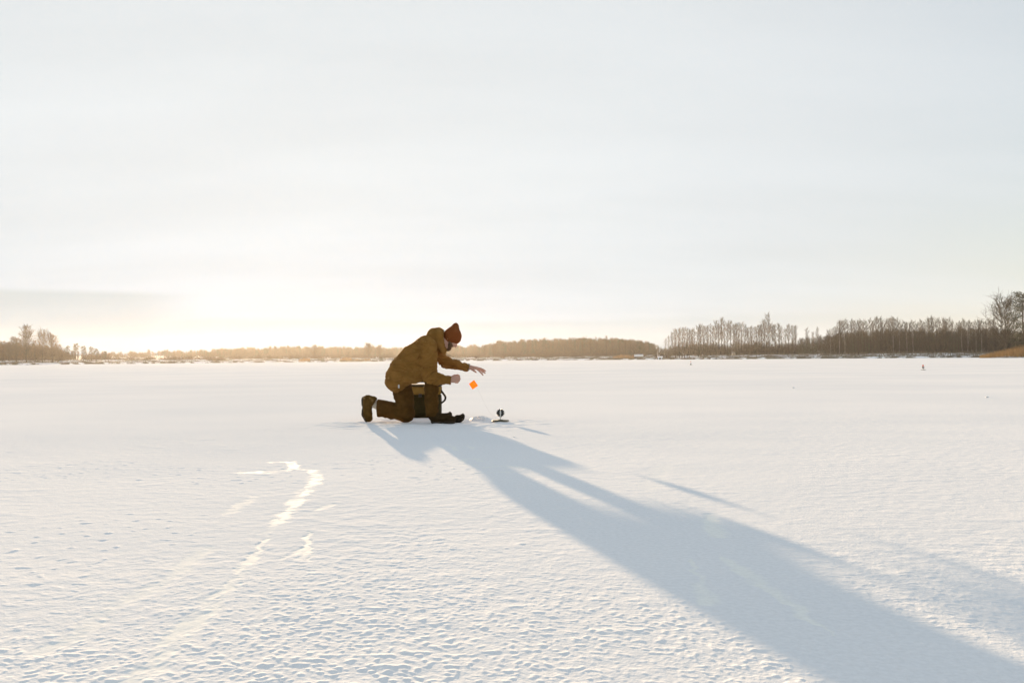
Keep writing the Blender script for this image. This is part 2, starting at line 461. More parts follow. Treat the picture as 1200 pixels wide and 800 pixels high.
def build_lake():
    dense = np.radians(np.linspace(-40, 40, 1101))
    coarse = np.radians(np.linspace(40, 320, 82))[1:-1]
    th = np.concatenate([dense, coarse])
    seg = [np.geomspace(0.3, 1.6, 24)[:-1], np.geomspace(1.6, 6, 730)[:-1], np.geomspace(6, 15, 640)[:-1],
           np.geomspace(15, 60, 120)[:-1], np.geomspace(60, 900, 48)]
    r = np.concatenate(seg)
    dr = np.gradient(r)
    dth = np.concatenate([np.full(1101, np.radians(80 / 1100)), np.full(len(coarse), np.radians(3.5))])
    Rg, Tg = np.meshgrid(r, th, indexing='ij')
    X = (Rg * np.sin(Tg)).astype(np.float32); Y = (Rg * np.cos(Tg)).astype(np.float32)
    sp = np.maximum(dr[:, None] * np.ones_like(Tg), Rg * dth[None, :]).astype(np.float32)
    nr, nt_ = X.shape

    def band(lam):
        return np.clip((lam / sp - 2.0) / 3.0, 0, 1)
    # bare ice mask
    wx = X + 0.03 * perlin(X * 9, Y * 9) * band(.11) + 0.015 * perlin(X * 26, Y * 26) * band(.04)
    wy = Y + 0.05 * perlin(X * 7 + 31, Y * 7) * band(.14)
    ice = np.zeros_like(X)
    for pts, amp in ICE:
        P = np.array([[*ground(a, b)[:2], w] for a, b, w in pts])
        lo = P[:, :2].min(0) - 0.5; hi = P[:, :2].max(0) + 0.5
        m = (X > lo[0]) & (X < hi[0]) & (Y > lo[1]) & (Y < hi[1])
        if not m.any(): continue
        x, y = wx[m], wy[m]; best = np.full(x.shape, -9.0, np.float32)
        for (x0, y0, w0), (x1, y1, w1) in zip(P[:-1], P[1:]):
            L2 = (x1 - x0) ** 2 + (y1 - y0) ** 2
            t = np.clip(((x - x0) * (x1 - x0) + (y - y0) * (y1 - y0)) / L2, 0, 1)
            dd = np.hypot(x - x0 - t * (x1 - x0), y - y0 - t * (y1 - y0))
            ww = w0 + t * (w1 - w0)
            best = np.maximum(best, 1 - dd / ww)
        nz = perlin(x * 9 + 5, y * 4) + .7 * perlin(x * 24, y * 12 + 3) + .5 * perlin(x * 55, y * 30 + 8)
        brk = sstep(-0.35, 0.30, nz)
        k_ = .4 if pts[0][0] < 480 else .75
        ice[m] = np.maximum(ice[m], amp * sstep(0.0, 0.8, best + .35 * nz * (best > -.6)) * (k_ + (1 - k_) * brk))
    # relief: crust clumps, ripples, lumps
    H = 0.004 * perlin(X * 0.45, Y * 0.5) * band(1.2) + 0.0025 * perlin(X * 1.1 + Y * .3, Y * 1.4) * band(.45)
    patch = sstep(-0.35, 0.35, perlin(X * 0.9 + 7, Y * 0.9) + 0.4 * perlin(X * 2.7, Y * 2.7 + 5))
    left = sstep(1.6, -0.6, X - 0.10 * (Y - 3))
    streak = sstep(-.3, .4, perlin(X * 1.6 + Y * .5, Y * .45 + 3) + .4 * perlin(X * 4.1, Y * 2.6))
    rough = 0.30 + 0.45 * patch + 0.45 * streak + 0.25 * left
    Xs, Ys = X, Y
    X = Xs + .035 * perlin(Xs * 3.1, Ys * 3.1) + .012 * perlin(Xs * 11, Ys * 11 + 2); Y = Ys + .035 * perlin(Xs * 3.1 + 20, Ys * 3.1) + .012 * perlin(Xs * 11 + 9, Ys * 11)
    a = perlin(X * 10, Y * 13); b = perlin(X * 23 + 3, Y * 27); c = perlin(X * 52, Y * 56 + 9)
    crust = sstep(-0.12, 0.42, a * band(.09) + 0.55 * b * band(.04))
    e_ = perlin(X * 105 + 17, Y * 115)
    crumbs = sstep(0.12, 0.45, c + .5 * b) * band(.018)
    rel = 0.0006 * (a + .5 * crust) * band(.08) + 0.00065 * b * band(.04) + 0.0009 * c * band(.018) + 0.0012 * crumbs + 0.0011 * e_ * band(.0095)
    rel = rel + 0.0011 * sstep(.1, .6, perlin(X * 5.5 + 8, Y * 6.5)) * band(.15)
    X, Y = Xs, Ys
    lumps = sstep(0.28, 0.60, perlin(X * 19 + 40, Y * 22)) * sstep(0.0, 0.4, perlin(X * 0.8 + 11, Y * 0.8 + 3) + 0.15 * left)
    rel = 0.92 * rel * rough + 0.0026 * lumps * band(.05) * (0.35 + 0.65 * left)
    flat = np.clip(ice / 0.7, 0, 1) * .85
    P0 = ground(505, 497); dist = np.hypot((X - P0[0]) * .8, Y - P0[1])
    tramp = sstep(1.5, .35, dist + .35 * perlin(X * 2.3, Y * 2.3))
    rel = rel * (1 + 1.0 * tramp) + tramp * band(.2) * (.016 * np.abs(perlin(X * 4.2, Y * 4.2 + 9)) + .010 * perlin(X * 9 + 3, Y * 9) * band(.1) - .004)
    rim = np.clip(ice, 0, 1) * (1 - np.clip(ice, 0, 1))
    H = H + rel * (1 - flat) - 0.002 * flat * band(.2)
    V = np.stack([X, Y, H], -1).reshape(-1, 3)
    i = np.arange(nr - 1)[:, None]; j = np.arange(nt_)[None, :]; j2 = (j + 1) % nt_
    Q = np.stack([i * nt_ + j, i * nt_ + j2, (i + 1) * nt_ + j2, (i + 1) * nt_ + j], -1).reshape(-1, 4)[:, ::-1]
    # innermost ring closed by a ring of quads collapsing to a small centre polygon
    nV = len(V)
    cen = np.array([[0.0, 0.0, 0.0]])
    V = np.concatenate([V, cen])
    jj = np.arange(0, nt_ - 1, 2)
    cap = np.stack([np.full(len(jj), nV), jj, jj + 1, (jj + 2) % nt_], -1)[:, ::-1]
    Q = np.concatenate([Q, cap])
    me = tri_mesh('frozen_lake', V, Q, smooth=True)
    at_ = me.attributes.new('ice', 'FLOAT', 'POINT')
    at_.data.foreach_set('value', np.concatenate([ice.ravel(), [0]]).astype(np.float32))
    o = link('frozen_lake', me, M['snow'])
    tag(o, 'snow crusted frozen lake stretching to the wooded shore', 'lake', kind='structure')


build_lake()

# ------------------------------------------------------------------ far shore
SH = np.array([(-900, 420), (-300, 400), (0, 360), (120, 390), (250, 430), (480, 450), (700, 425), (790, 385), (900, 365), (1150, 350), (1500, 350), (2400, 400)], float)


def px_az(px):
    s = spot(px, 1.0)
    return math.atan2(s[0], s[1])


SH_AZ = np.array([px_az(p) for p in SH[:, 0]])


def shore_r(az):
    return np.interp(az, SH_AZ, SH[:, 1])


def shore_z(az, r):
    """height of the land at azimuth az and distance r"""
    e = r - shore_r(az) - 3.0 * np.sin(az * 41) - 1.6 * np.sin(az * 97 + 1)
    return -0.25 + 0.9 * sstep(-0.6, 1.5, e) + 1.1 * sstep(3, 22, e) + 4.0 * sstep(60, 400, e)


def build_shore():
    az = np.linspace(math.radians(-75), math.radians(75), 900)
    e = np.concatenate([np.linspace(-6, 8, 24), np.linspace(9, 40, 22), np.linspace(46, 520, 40)])
    A, E = np.meshgrid(az, e, indexing='ij')
    R_ = np.minimum(shore_r(A) + E, 890)
    Z = shore_z(A, R_)
    X = R_ * np.sin(A); Y = R_ * np.cos(A)
    Z = Z + (0.25 * perlin(X * 0.22, Y * 0.22) + 0.10 * perlin(X * .9, Y * .9)) * sstep(0, 6, E)
    V = np.stack([X, Y, Z], -1).reshape(-1, 3)
    na, ne = A.shape
    i = np.arange(na - 1)[:, None]; j = np.arange(ne - 1)[None, :]
    Q = np.stack([i * ne + j, i * ne + j + 1, (i + 1) * ne + j + 1, (i + 1) * ne + j], -1).reshape(-1, 4)
    o = link('shore', tri_mesh('shore', V, Q, smooth=True), M['shore'])
    tag(o, 'low far bank of dead grass and snow patches', 'shore', kind='structure')


build_shore()


def land(px, D):
    """point on the land at photo column px, distance D"""
    p = spot(px, D)
    p[2] = shore_z(math.atan2(p[0], p[1]), D) - 0.1
    return p


class Geo:
    """collects triangles"""
    def __init__(s):
        s.v = []; s.t = []; s.n = 0

    def add(s, V, T):
        s.v.append(np.asarray(V, np.float32)); s.t.append(np.asarray(T, np.int32) + s.n); s.n += len(V)

    def tube(s, pts, rad, n=5):
        pts = np.asarray(pts, float); k = len(pts)
        d = np.gradient(pts, axis=0)
        d /= np.linalg.norm(d, axis=1, keepdims=True) + 1e-9
        ref = np.array([1.0, 0, 0]) if abs(d[0][0]) < 0.8 else np.array([0, 1.0, 0])
        u = np.cross(d, ref); u /= np.linalg.norm(u, axis=1, keepdims=True) + 1e-9
        w = np.cross(d, u)
        a = np.arange(n) * 2 * PI / n
        V = pts[:, None] + np.asarray(rad)[:, None, None] * (np.cos(a)[None, :, None] * u[:, None] + np.sin(a)[None, :, None] * w[:, None])
        T = []
        for i in range(k - 1):
            for j in range(n):
                j2 = (j + 1) % n
                T.append((i * n + j, i * n + j2, (i + 1) * n + j2)); T.append((i * n + j, (i + 1) * n + j2, (i + 1) * n + j))
        for j in range(1, n - 1):
            T.append((0, j + 1, j)); T.append(((k - 1) * n, (k - 1) * n + j, (k - 1) * n + j + 1))
        s.add(V.reshape(-1, 3), T)

    def sprays(s, C, Dv, length, width):
        """one slim triangle per centre C along direction Dv"""
        C = np.asarray(C, float); Dv = np.asarray(Dv, float); n = len(C)
        Dv = Dv / (np.linalg.norm(Dv, axis=1, keepdims=True) + 1e-9)
        q = rng.normal(size=(n, 3)); sd = np.cross(Dv, q); sd /= np.linalg.norm(sd, axis=1, keepdims=True) + 1e-9
        L_ = np.broadcast_to(length, (n,))[:, None]; W_ = np.broadcast_to(width, (n,))[:, None]
        V = np.stack([C - sd * W_, C + sd * W_, C + Dv * L_], 1).reshape(-1, 3)
        s.add(V, np.arange(3 * n).reshape(-1, 3))

    def arrays(s):
        return np.concatenate(s.v), np.concatenate(s.t)


def bare_tree(seed, H=14.0, start=0.3, spread=1.7, limbs=26, upright=0.75, twigs=8, top_bias=1.0, rt=0.011, tw=0.042):
    """deciduous tree without leaves: returns (trunk arrays, crown arrays)"""
    g = np.random.default_rng(seed)
    tr, cr = Geo(), Geo()
    n = 9
    pts = np.zeros((n, 3)); pts[:, 2] = np.linspace(0, H, n)
    pts[1:, :2] = np.cumsum(g.normal(0, 0.012 * H / 3, (n - 1, 2)), axis=0)
    rad = np.linspace(rt * H, 0.0016 * H, n); rad[0] *= 1.35
    tr.tube(pts, rad, 6)

    def trunk_at(t):
        f = t * (n - 1); i = min(int(f), n - 2)
        return pts[i] + (pts[i + 1] - pts[i]) * (f - i), rad[i] + (rad[i + 1] - rad[i]) * (f - i)
    for i in range(limbs):
        t = start + (0.97 - start) * ((i + g.random()) / limbs) ** top_bias
        p, r0 = trunk_at(t)
        a = i * 2.4 + g.normal(0, .3)
        prof = math.sin(PI * min(1, (t - start) / (1.02 - start) * 0.82 + 0.18)) ** 0.7
        Lm = spread * (0.55 + 0.6 * g.random()) * (0.35 + prof)
        out = np.array([math.cos(a), math.sin(a), 0.0])
        up = upright + g.normal(0, .12)
        d1 = out * math.cos(up) + np.array([0, 0, math.sin(up)])
        d2 = out * math.cos(min(1.45, up + .35)) + np.array([0, 0, math.sin(min(1.45, up + .35))])
        q1 = p + d1 * Lm * .5; q2 = q1 + d2 * Lm * .6
        rl = max(0.02, r0 * 0.42)
        tr.tube([p, q1, q2], [rl, rl * .6, 0.012], 4)
        for k in range(twigs):
            f = 0.15 + 0.85 * (k + g.random()) / twigs
            b = p + (q1 - p) * min(1, f * 2) if f < .5 else q1 + (q2 - q1) * (f - .5) * 2
            dv = d2 * .9 + g.normal(0, .55, 3) + np.array([0, 0, .25]); dv /= np.linalg.norm(dv)
            l1 = Lm * (0.28 + .3 * g.random())
            e = b + dv * l1
            cr.tube([b, e], [tw, tw * .45], 3)
            for m in range(3):
                f2 = .3 + .7 * g.random()
                dv2 = dv + g.normal(0, .6, 3); dv2 /= np.linalg.norm(dv2)
                s0 = b + dv * l1 * f2
                cr.tube([s0, s0 + dv2 * l1 * (.4 + .4 * g.random())], [tw * .7, tw * .3], 3)
    return tr.arrays(), cr.arrays()


def pine_tree(seed, H=13.0, start=0.45, spread=2.6, clumps=15, flat=0.55):
    g = np.random.default_rng(seed)
    tr, cr = Geo(), Geo()
    n = 8
    pts = np.zeros((n, 3)); pts[:, 2] = np.linspace(0, H, n)
    pts[1:, :2] = np.cumsum(g.normal(0, 0.1, (n - 1, 2)), axis=0)
    tr.tube(pts, np.linspace(.018 * H, .004 * H, n), 6)
    for i in range(clumps):
        t = start + (1 - start) * (i + .5) / clumps
        p = np.array([np.interp(t * H, pts[:, 2], pts[:, k]) for k in range(3)])
        a = i * 2.4 + g.normal(0, .4)
        rr = spread * (.35 + .75 * math.sin(PI * (.25 + .68 * (t - start) / (1 - start)))) * (.6 + .45 * g.random())
        c = p + np.array([math.cos(a) * rr * .75, math.sin(a) * rr * .75, .25 * rr])
        tr.tube([p, c], [.06, .025], 4)
        m = 150
        q = g.normal(size=(m, 3)); q /= np.linalg.norm(q, axis=1, keepdims=True); q *= g.random((m, 1)) ** .45
        ax = np.array([.75, .75, flat * .75]) * max(.6, rr * .72)
        C = c + q * ax
        cr.sprays(C, q + g.normal(0, .4, (m, 3)) + [0, 0, .3], .34, .085)
    return tr.arrays(), cr.arrays()


def spruce_tree(seed, H=12.0, spread=2.2, start=0.06, tiers=22, per=11):
    g = np.random.default_rng(seed)
    tr, cr = Geo(), Geo()
    tr.tube([(0, 0, 0), (0, 0, H * .5), (0, 0, H)], [.014 * H, .008 * H, .01], 6)
    for i in range(tiers):
        t = start + (1 - start) * i / tiers
        rr = spread * (1 - t) ** .85 * (.75 + .45 * g.random()) + .12
        for k in range(per):
            a = k * 2 * PI / per + i * 1.1 + g.normal(0, .2)
            l = rr * (.65 + .5 * g.random())
            out = np.array([math.cos(a), math.sin(a), -.28 + .35 * t])
            p = np.array([0, 0, t * H])
            s = np.linspace(.15, 1, 7)[:, None]
            C = p + out * l * s
            cr.sprays(C, out + g.normal(0, .5, (7, 3)) + [0, 0, -.15], .22 + .25 * l * .4, .10)
    return tr.arrays(), cr.arrays()


def bush(seed, H=3.0, spread=2.4, stems=26, tw=0.03):
    g = np.random.default_rng(seed)
    st, cr = Geo(), Geo()
    for i in range(stems):
        a = g.random() * 2 * PI; rr = spread * g.random() ** .6
        b = np.array([math.cos(a), math.sin(a), 0]) * rr * .35
        e = np.array([math.cos(a) * rr, math.sin(a) * rr, H * (1 - .5 * (rr / spread) ** 2) * (.7 + .35 * g.random())])
        st.tube([b, (b + e) / 2 + [0, 0, .15 * H], e], [.05, .035, .015], 4)
        for k in range(16):
            f = .15 + .85 * g.random()
            p = b + (e - b) * f
            dv = (e - b) / np.linalg.norm(e - b) + g.normal(0, .7, 3); dv /= np.linalg.norm(dv)
            cr.tube([p, p + dv * H * (.14 + .2 * g.random())], [tw, tw * .4], 3)
    return st.arrays(), cr.arrays()


TPL = {}
for k in range(5):
    TPL['slim%d' % k] = bare_tree(100 + k, 14, .30 + .05 * (k % 3), 1.35 + .14 * k, 24 + k, .72 + .05 * k, 8, rt=.0135, tw=.036)
for k in range(2):
    TPL['tuft%d' % k] = bare_tree(140 + k, 14, .52, 1.5, 20, .70, 9, rt=.013, tw=.036)
for k in range(2):
    TPL['broad%d' % k] = bare_tree(120 + k, 14, .16, 2.7, 40, .85, 11, tw=.05)
TPL['round0'] = bare_tree(131, 16, .24, 4.6, 44, .78, 12, rt=.014)
for k in range(3):
    TPL['pine%d' % k] = pine_tree(200 + k)
TPL['old_pine'] = pine_tree(210, 20, .12, 4.4, 62, .5)
for k in range(3):
    TPL['spruce%d' % k] = spruce_tree(220 + k)
for k in range(2):
    TPL['bush%d' % k] = bush(240 + k)
TPL_H = {k: 14.0 for k in TPL}
TPL_H.update({'round0': 16.0, 'old_pine': 20.0, **{'pine%d' % k: 13.6 for k in range(3)}, **{'spruce%d' % k: 12.0 for k in range(3)}, **{'bush%d' % k: 3.0 for k in range(2)}})
MESH = {}


def tpl_mesh(key, bark, crown):
    kk = (key, bark, crown)
    if kk not in MESH:
        (tv, tt), (cv, ct) = TPL[key]
        MESH[kk] = (tri_mesh('trunk', tv, tt, True, [M[bark]]), tri_mesh('crown', cv, ct, False, [M[crown]]))
    return MESH[kk]


def plant(name, key, px, top, D, label, cat, group=None, bark='bark', crown='twig', wide=1.0, part='trunk'):
    """one tree standing on the land at photo column px, its tip at photo height top"""
    p = land(px, D)
    tip = at(px, top, p[1])
    s = max(0.15, (tip[2] - p[2]) / TPL_H[key])
    r = empty(name, p, label, cat, group, rnd.random() * 6.28)
    r.scale = (s * wide, s * wide, s)
    tm, cm = tpl_mesh(key, bark, crown)
    link(part, tm, None, r); link('crown', cm, None, r)
    return r


slim = ['slim%d' % k for k in range(5)]

# left-hand group
GL = 'bare trees at the left end of the shore'
plant('bare_tree', 'broad0', 31, 384, 375, 'tallest bare tree at the left end of the shore, narrow and upright', 'tree', GL, crown='twig_dark', wide=1.1)
plant('bare_tree', 'broad1', 19, 397, 378, 'bushy grey bare tree just left of the tallest one at the left end', 'tree', GL, crown='twig_dark', wide=1.6)
plant('bare_tree', 'broad0', 10, 402, 380, 'low wide bare tree nearest the left edge of the photo', 'tree', GL, crown='twig_dark', wide=1.9)
plant('bare_tree', 'round0', 50, 392, 374, 'bare tree with a clear dark trunk and open crown in the left-hand group', 'tree', GL, wide=.75)
plant('bare_tree', 'slim2', 41, 400, 380, 'small bare tree squeezed between the tallest tree and the dark-trunked one', 'tree', GL, wide=1.1)
plant('bare_tree', 'broad1', 61, 393, 376, 'dense bare tree leaning at the right of the left-hand group', 'tree', GL, wide=1.2)
plant('bare_tree', 'broad0', 68, 405, 378, 'shortest bare tree, at the right foot of the left-hand group', 'tree', GL, wide=1.5)
GP = 'pines along the left shore'
for i, (px, top, lab) in enumerate([
        (79, 405, 'round-topped pine next to the bare trees on the left shore'),
        (89, 402, 'tallest pine on the left shore with sky under its crown'),
        (98, 405, 'slim pine right of the tallest one on the left shore'),
        (107, 406, 'broad pine in the middle of the left shore, fourth from the bare trees'),
        (113, 408, 'low pine leaning against the broad one on the left shore'),
        (123, 411, 'shortest pine, at the right end of the pines on the left shore')]):
    plant('pine_tree', 'pine%d' % (i % 3), px, top, 400, lab, 'pine', GP, crown='needles', wide=1.05)

# golden middle
plant('round_tree', 'broad0', 369, 405, 480, 'rounded tree on the golden skyline, nearest to where the sun stands', 'tree', crown='twig', wide=1.9)
plant('round_tree', 'broad1', 432, 403, 470, 'larger rounded tree on the golden skyline left of the kneeling person', 'tree', crown='twig', wide=1.7)
plant('round_tree', 'broad0', 445, 405, 475, 'rounded tree touching the larger one left of the person', 'tree', crown='twig', wide=1.5)
plant('round_tree', 'broad1', 568, 405, 470, 'rounded hazy tree behind the outstretched hand', 'tree', crown='twig', wide=1.4)
plant('round_tree', 'broad0', 580, 403.5, 475, 'rounded hazy tree just right of the one behind the hand', 'tree', crown='twig', wide=1.3)

# thin trees in front of the middle wood
GT = 'thin bare trees in front of the hazy middle wood'
for px, top, k in [(618, 404, 1), (640, 407, 0), (655, 405, 3), (683, 401, 2), (692, 400, 4), (700, 399, 0), (718, 399, 1), (726, 400, 3), (733, 398, 2), (739, 398.5, 4), (756, 401, 1), (760, 404, 0)]:
    plant('thin_tree', slim[k], px, top, 440, 'thin bare tree standing in front of the hazy middle wood', 'tree', GT, wide=.9)
plant('thin_tree', slim[3], 711, 393.5, 440, 'thin bare tree poking up highest above the hazy middle wood', 'tree', GT, wide=.8)
plant('bush', 'bush0', 746, 405, 412, 'dark bush just left of the low snow-roofed hut', 'bush', crown='bush', wide=1.3, part='stems')
plant('spruce_tree', 'spruce0', 751, 401, 416, 'dark pointed spruce rising behind the low snow-roofed hut', 'spruce', crown='needles', wide=1.6)
plant('bush', 'bush1', 772, 406, 402, 'dark bush behind the small pale blue shed', 'bush', crown='bush', wide=1.1, part='stems')
plant('bush', 'bush0', 781, 409, 398, 'dark bush right of the pale blue shed under the first bare trees', 'bush', crown='bush', wide=1.2, part='stems')

# close row of tall bare trees
ROW1 = np.array([(781, 397), (790, 388), (800, 385), (815, 384), (825, 382), (838, 379), (846, 376), (858, 379), (868, 377), (880, 383), (893, 379), (905, 379), (915, 382), (925, 383), (934, 384)], float)
G1 = 'tall bare trees in the close row right of the pale shed'
px = 780.0; i = 0
while px < 936:
    top = np.interp(px, ROW1[:, 0], ROW1[:, 1]) + rnd.uniform(-2.0, 3.0)
    plant('bare_tree', slim[i % 5], px, top, rnd.uniform(388, 412), 'tall slender bare tree in the close row right of the pale shed', 'tree', G1, wide=rnd.uniform(.75, 1.05))
    px += rnd.uniform(2.7, 4.3); i += 1
plant('bare_tree', 'tuft0', 900, 368.5, 398, 'tallest bare tree of the close row, its tip standing above all its neighbours', 'tree', G1, wide=.8)
G2 = 'three bare trees in the gap between the two rows'
for px, top, lab in [(946, 385, 'left'), (953, 389, 'middle'), (958, 384.5, 'right')]:
    plant('bare_tree', 'tuft1' if lab != 'middle' else 'slim1', px, top, 400, '%s tree of the three in the gap between the close row and the dark wood' % lab, 'tree', G2, wide=.8)

# bare trees rising out of the dark wood
ROW2 = np.array([(972, 386), (985, 378), (992, 373), (1005, 377), (1015, 376), (1030, 374), (1043, 373), (1055, 377), (1065, 377), (1075, 377), (1090, 374), (1105, 375), (1120, 376), (1135, 376), (1150, 376), (1166, 377)], float)
G3 = 'bare trees with bare tips above the dark wood on the right'
GB = 'pale-trunked birches in front of the dark wood on the right'
px = 971.0; i = 0
while px < 1166:
    top = np.interp(px, ROW2[:, 0], ROW2[:, 1]) + rnd.uniform(-2.0, 3.0)
    birch = (i * 37 + i * i * 11) % 23 in (2, 9, 15, 20)
    plant('birch_tree' if birch else 'bare_tree', ['tuft0', 'slim0', 'tuft1', 'slim3', 'slim4', 'tuft0'][i % 6], px, top, rnd.uniform(372, 388),
          'pale-trunked birch in front of the dark wood on the right' if birch else 'bare tree with feathery tips above the dark wood on the right',
          'birch' if birch else 'tree', GB if birch else G3, bark='birch_bark' if birch else 'bark', crown='twig_dark', wide=rnd.uniform(.75, 1.0))
    px += rnd.uniform(2.6, 4.2); i += 1
plant('round_tree', 'round0', 1178, 357.5, 330, 'big round-crowned bare tree beside the tall pine at the right edge', 'tree', crown='twig_dark', wide=1.0)
plant('pine_tree', 'old_pine', 1200, 345, 300, 'tallest dark ragged pine at the right edge, above the orange reeds', 'pine', crown='needles', wide=.95)
plant('pine_tree', 'old_pine', 1222, 352, 300, 'second ragged pine beyond the right edge, behind the orange reeds', 'pine', crown='needles', wide=.95)


def forest(name, spans, label, crown, mats):
    """one wooded mass: spans = (px0, px1, D, top profile, keys, step in px, rows)"""
    V, T, I = [], [], []; n = 0
    for (p0, p1, D, prof, keys, step, rows) in spans:
        prof = np.array(prof, float)
        for r in range(rows):
            px = p0 + rnd.random() * step
            while px < p1:
                k = rnd.choice(keys)
                q = land(px, D + r * 9 + rnd.uniform(-4, 4))
                top = np.interp(px, prof[:, 0], prof[:, 1]) + rnd.uniform(-.8, 1.8) + 2.6 * mnoise.noise((px * .10, D * .1, 0)) + 1.8 * mnoise.noise((px * .33, D * .1, 7))
                s = (at(px, top, q[1])[2] - q[2]) / TPL_H[k]
                if s > .05:
                    a = rnd.random() * 6.28; ca, sa = math.cos(a), math.sin(a)
                    w = s * rnd.uniform(.85, 1.25)
                    Rm = np.array([[ca * w, -sa * w, 0], [sa * w, ca * w, 0], [0, 0, s]])
                    for mi, (v, t) in enumerate(TPL[k]):
                        V.append((v @ Rm.T + q).astype(np.float32)); T.append(t + n); n += len(v)
                        I.append(np.full(len(t), 0 if mi == 0 else (2 if k.startswith(('spruce', 'pine')) else 1)))
                px += step * rnd.uniform(.7, 1.3)
    o = link(name, tri_mesh(name, np.concatenate(V), np.concatenate(T), False, [M[m] for m in mats], np.concatenate(I)))
    tag(o, label, 'wood', kind='stuff')
    print(name, len(o.data.polygons))


MT = ['bark', 'twig', 'needles']
forest('dark_wood', [(935, 1320, 402, [(935, 398), (970, 395), (990, 390), (1010, 388), (1050, 387), (1160, 387), (1320, 386)], ['spruce0', 'spruce1', 'spruce2', 'bush0', 'slim1', 'broad1'], 3.6, 3), (1320, 1800, 410, [(1320, 386), (1800, 384)], ['spruce0', 'spruce1', 'broad1'], 7, 2),
                     (784, 936, 420, [(784, 405), (800, 401), (936, 400)], ['bush0', 'bush1', 'slim2', 'spruce1'], 4.5, 2)],
       'dark dense wood of spruce and brush behind the bare trees on the right', None, ['bark', 'twig_dark', 'needles'])
forest('hazy_wood', [(556, 768, 560, [(556, 407), (575, 404), (590, 401), (640, 399), (700, 397), (740, 399), (768, 402)], ['spruce0', 'spruce1', 'pine0', 'broad0', 'broad1', 'bush1'], 3.0, 4), (556, 740, 455, [(556, 415), (650, 412), (740, 411)], ['bush0', 'bush1', 'broad0'], 3.6, 2)],
       'hazy wood with a level top beyond the bay right of the person', None, MT)
forest('golden_wood', [(258, 560, 640, [(258, 409), (300, 408), (340, 407), (400, 407.5), (430, 407), (480, 408), (520, 405), (560, 406)], ['spruce0', 'spruce1', 'pine1', 'broad0', 'broad1', 'bush0', 'bush1'], 2.4, 4), (258, 560, 468, [(258, 417.5), (400, 416), (560, 414)], ['bush0', 'bush1', 'broad1'], 3.4, 2)],
       'golden backlit wood under the sun left of the person', None, MT)
forest('distant_wood', [(118, 262, 640, [(118, 413), (150, 413), (180, 412), (200, 411.5), (230, 411), (262, 409)], ['spruce0', 'pine1', 'broad0', 'broad1', 'bush0'], 2.6, 3), (110, 262, 440, [(110, 418), (180, 418.5), (262, 417)], ['bush0', 'bush1'], 3.2, 2),
                        (-120, 24, 430, [(-120, 396), (-40, 398), (0, 401), (24, 404)], ['spruce0', 'spruce2', 'broad0'], 4, 3),
                        (-520, -120, 440, [(-520, 402), (-300, 398), (-120, 398)], ['spruce0', 'spruce2', 'broad0', 'pine1'], 6, 2),
                        (-60, 76, 392, [(-60, 405), (0, 407), (12, 404), (40, 405), (70, 409), (76, 412)], ['bush0', 'bush1', 'broad0', 'broad1'], 3.2, 2),
                        (60, 130, 430, [(60, 410), (90, 412), (130, 415)], ['spruce0', 'bush0', 'broad0'], 4, 2)],
       'low pale wood along the left shore', None, MT)


def scatter_tufts(name, label, cat, spans, mat):
    """dry stalks: spans = (px0, px1, D0, D1, height profile, count, half width of a stalk)"""
    g = Geo()
    for (p0, p1, D0, D1, hmin, hmax, cnt, wdt) in spans:
        C, Dv, Ln = [], [], []
        for i in range(cnt):
            px = rnd.uniform(p0, p1); D = shore_r(px_az(px)) + rnd.uniform(D0, D1)
            p = land(px, D)
            edge = min(1.0, (px - p0) / max(6, .35 * (p1 - p0)), 1.0)
            C.append(p); Dv.append((rnd.gauss(0, .16), rnd.gauss(0, .16), 1)); Ln.append((hmin + (hmax - hmin) * edge) * rnd.uniform(.6, 1.05))
        g.sprays(C, Dv, np.array(Ln), wdt)
    v, t = g.arrays()
    o = link(name, tri_mesh(name, v, t), M[mat])
    tag(o, label, cat, kind='stuff')


scatter_tufts('reeds', 'orange dry reeds in clumps along the ice edge', 'reeds', [
    (1148, 1290, -72, -30, 1.4, 4.4, 9000, .05), (718, 744, 1, 10, .8, 2.2, 900, .05),
    (398, 412, 1, 8, 1.2, 1.9, 500, .05), (350, 363, 1, 8, 1.2, 1.9, 500, .05), (412, 434, 1, 8, .6, 1.2, 350, .05)], 'reed')
scatter_tufts('dead_grass', 'dead grass and weeds on the far bank', 'grass', [
    (-150, 1350, .5, 4, .4, .9, 9000, .05), (760, 1350, 2, 24, .5, 1.5, 7000, .06), (500, 770, 1, 20, .5, 1.3, 3500, .06), (-100, 480, 2, 24, .4, 1.2, 4000, .06)], 'grass')


# reed spit: a low tongue of land reaching out at the right edge
def build_spit():
    az0, az1 = px_az(1143), px_az(1330)
    az = np.linspace(az0, az1, 120); e = np.linspace(-82, 10, 60)
    A, E = np.meshgrid(az, e, indexing='ij')
    R_ = shore_r(A) + E
    X = R_ * np.sin(A); Y = R_ * np.cos(A)
    prof = sstep(0, 1, (A - az0) / (az1 - az0) * 5) * sstep(-82, -60, E)
    Z = -0.15 + 0.7 * prof + .12 * perlin(X * .5, Y * .5) * prof
    V = np.stack([X, Y, Z], -1).reshape(-1, 3)
    na, ne = A.shape
    i = np.arange(na - 1)[:, None]; j = np.arange(ne - 1)[None, :]
    Q = np.stack([i * ne + j, i * ne + j + 1, (i + 1) * ne + j + 1, (i + 1) * ne + j], -1).reshape(-1, 4)
    o = link('shore_spit', tri_mesh('shore_spit', V, Q, smooth=True), M['shore'])
    tag(o, 'low reedy tongue of land at the right', 'shore', kind='structure')


build_spit()


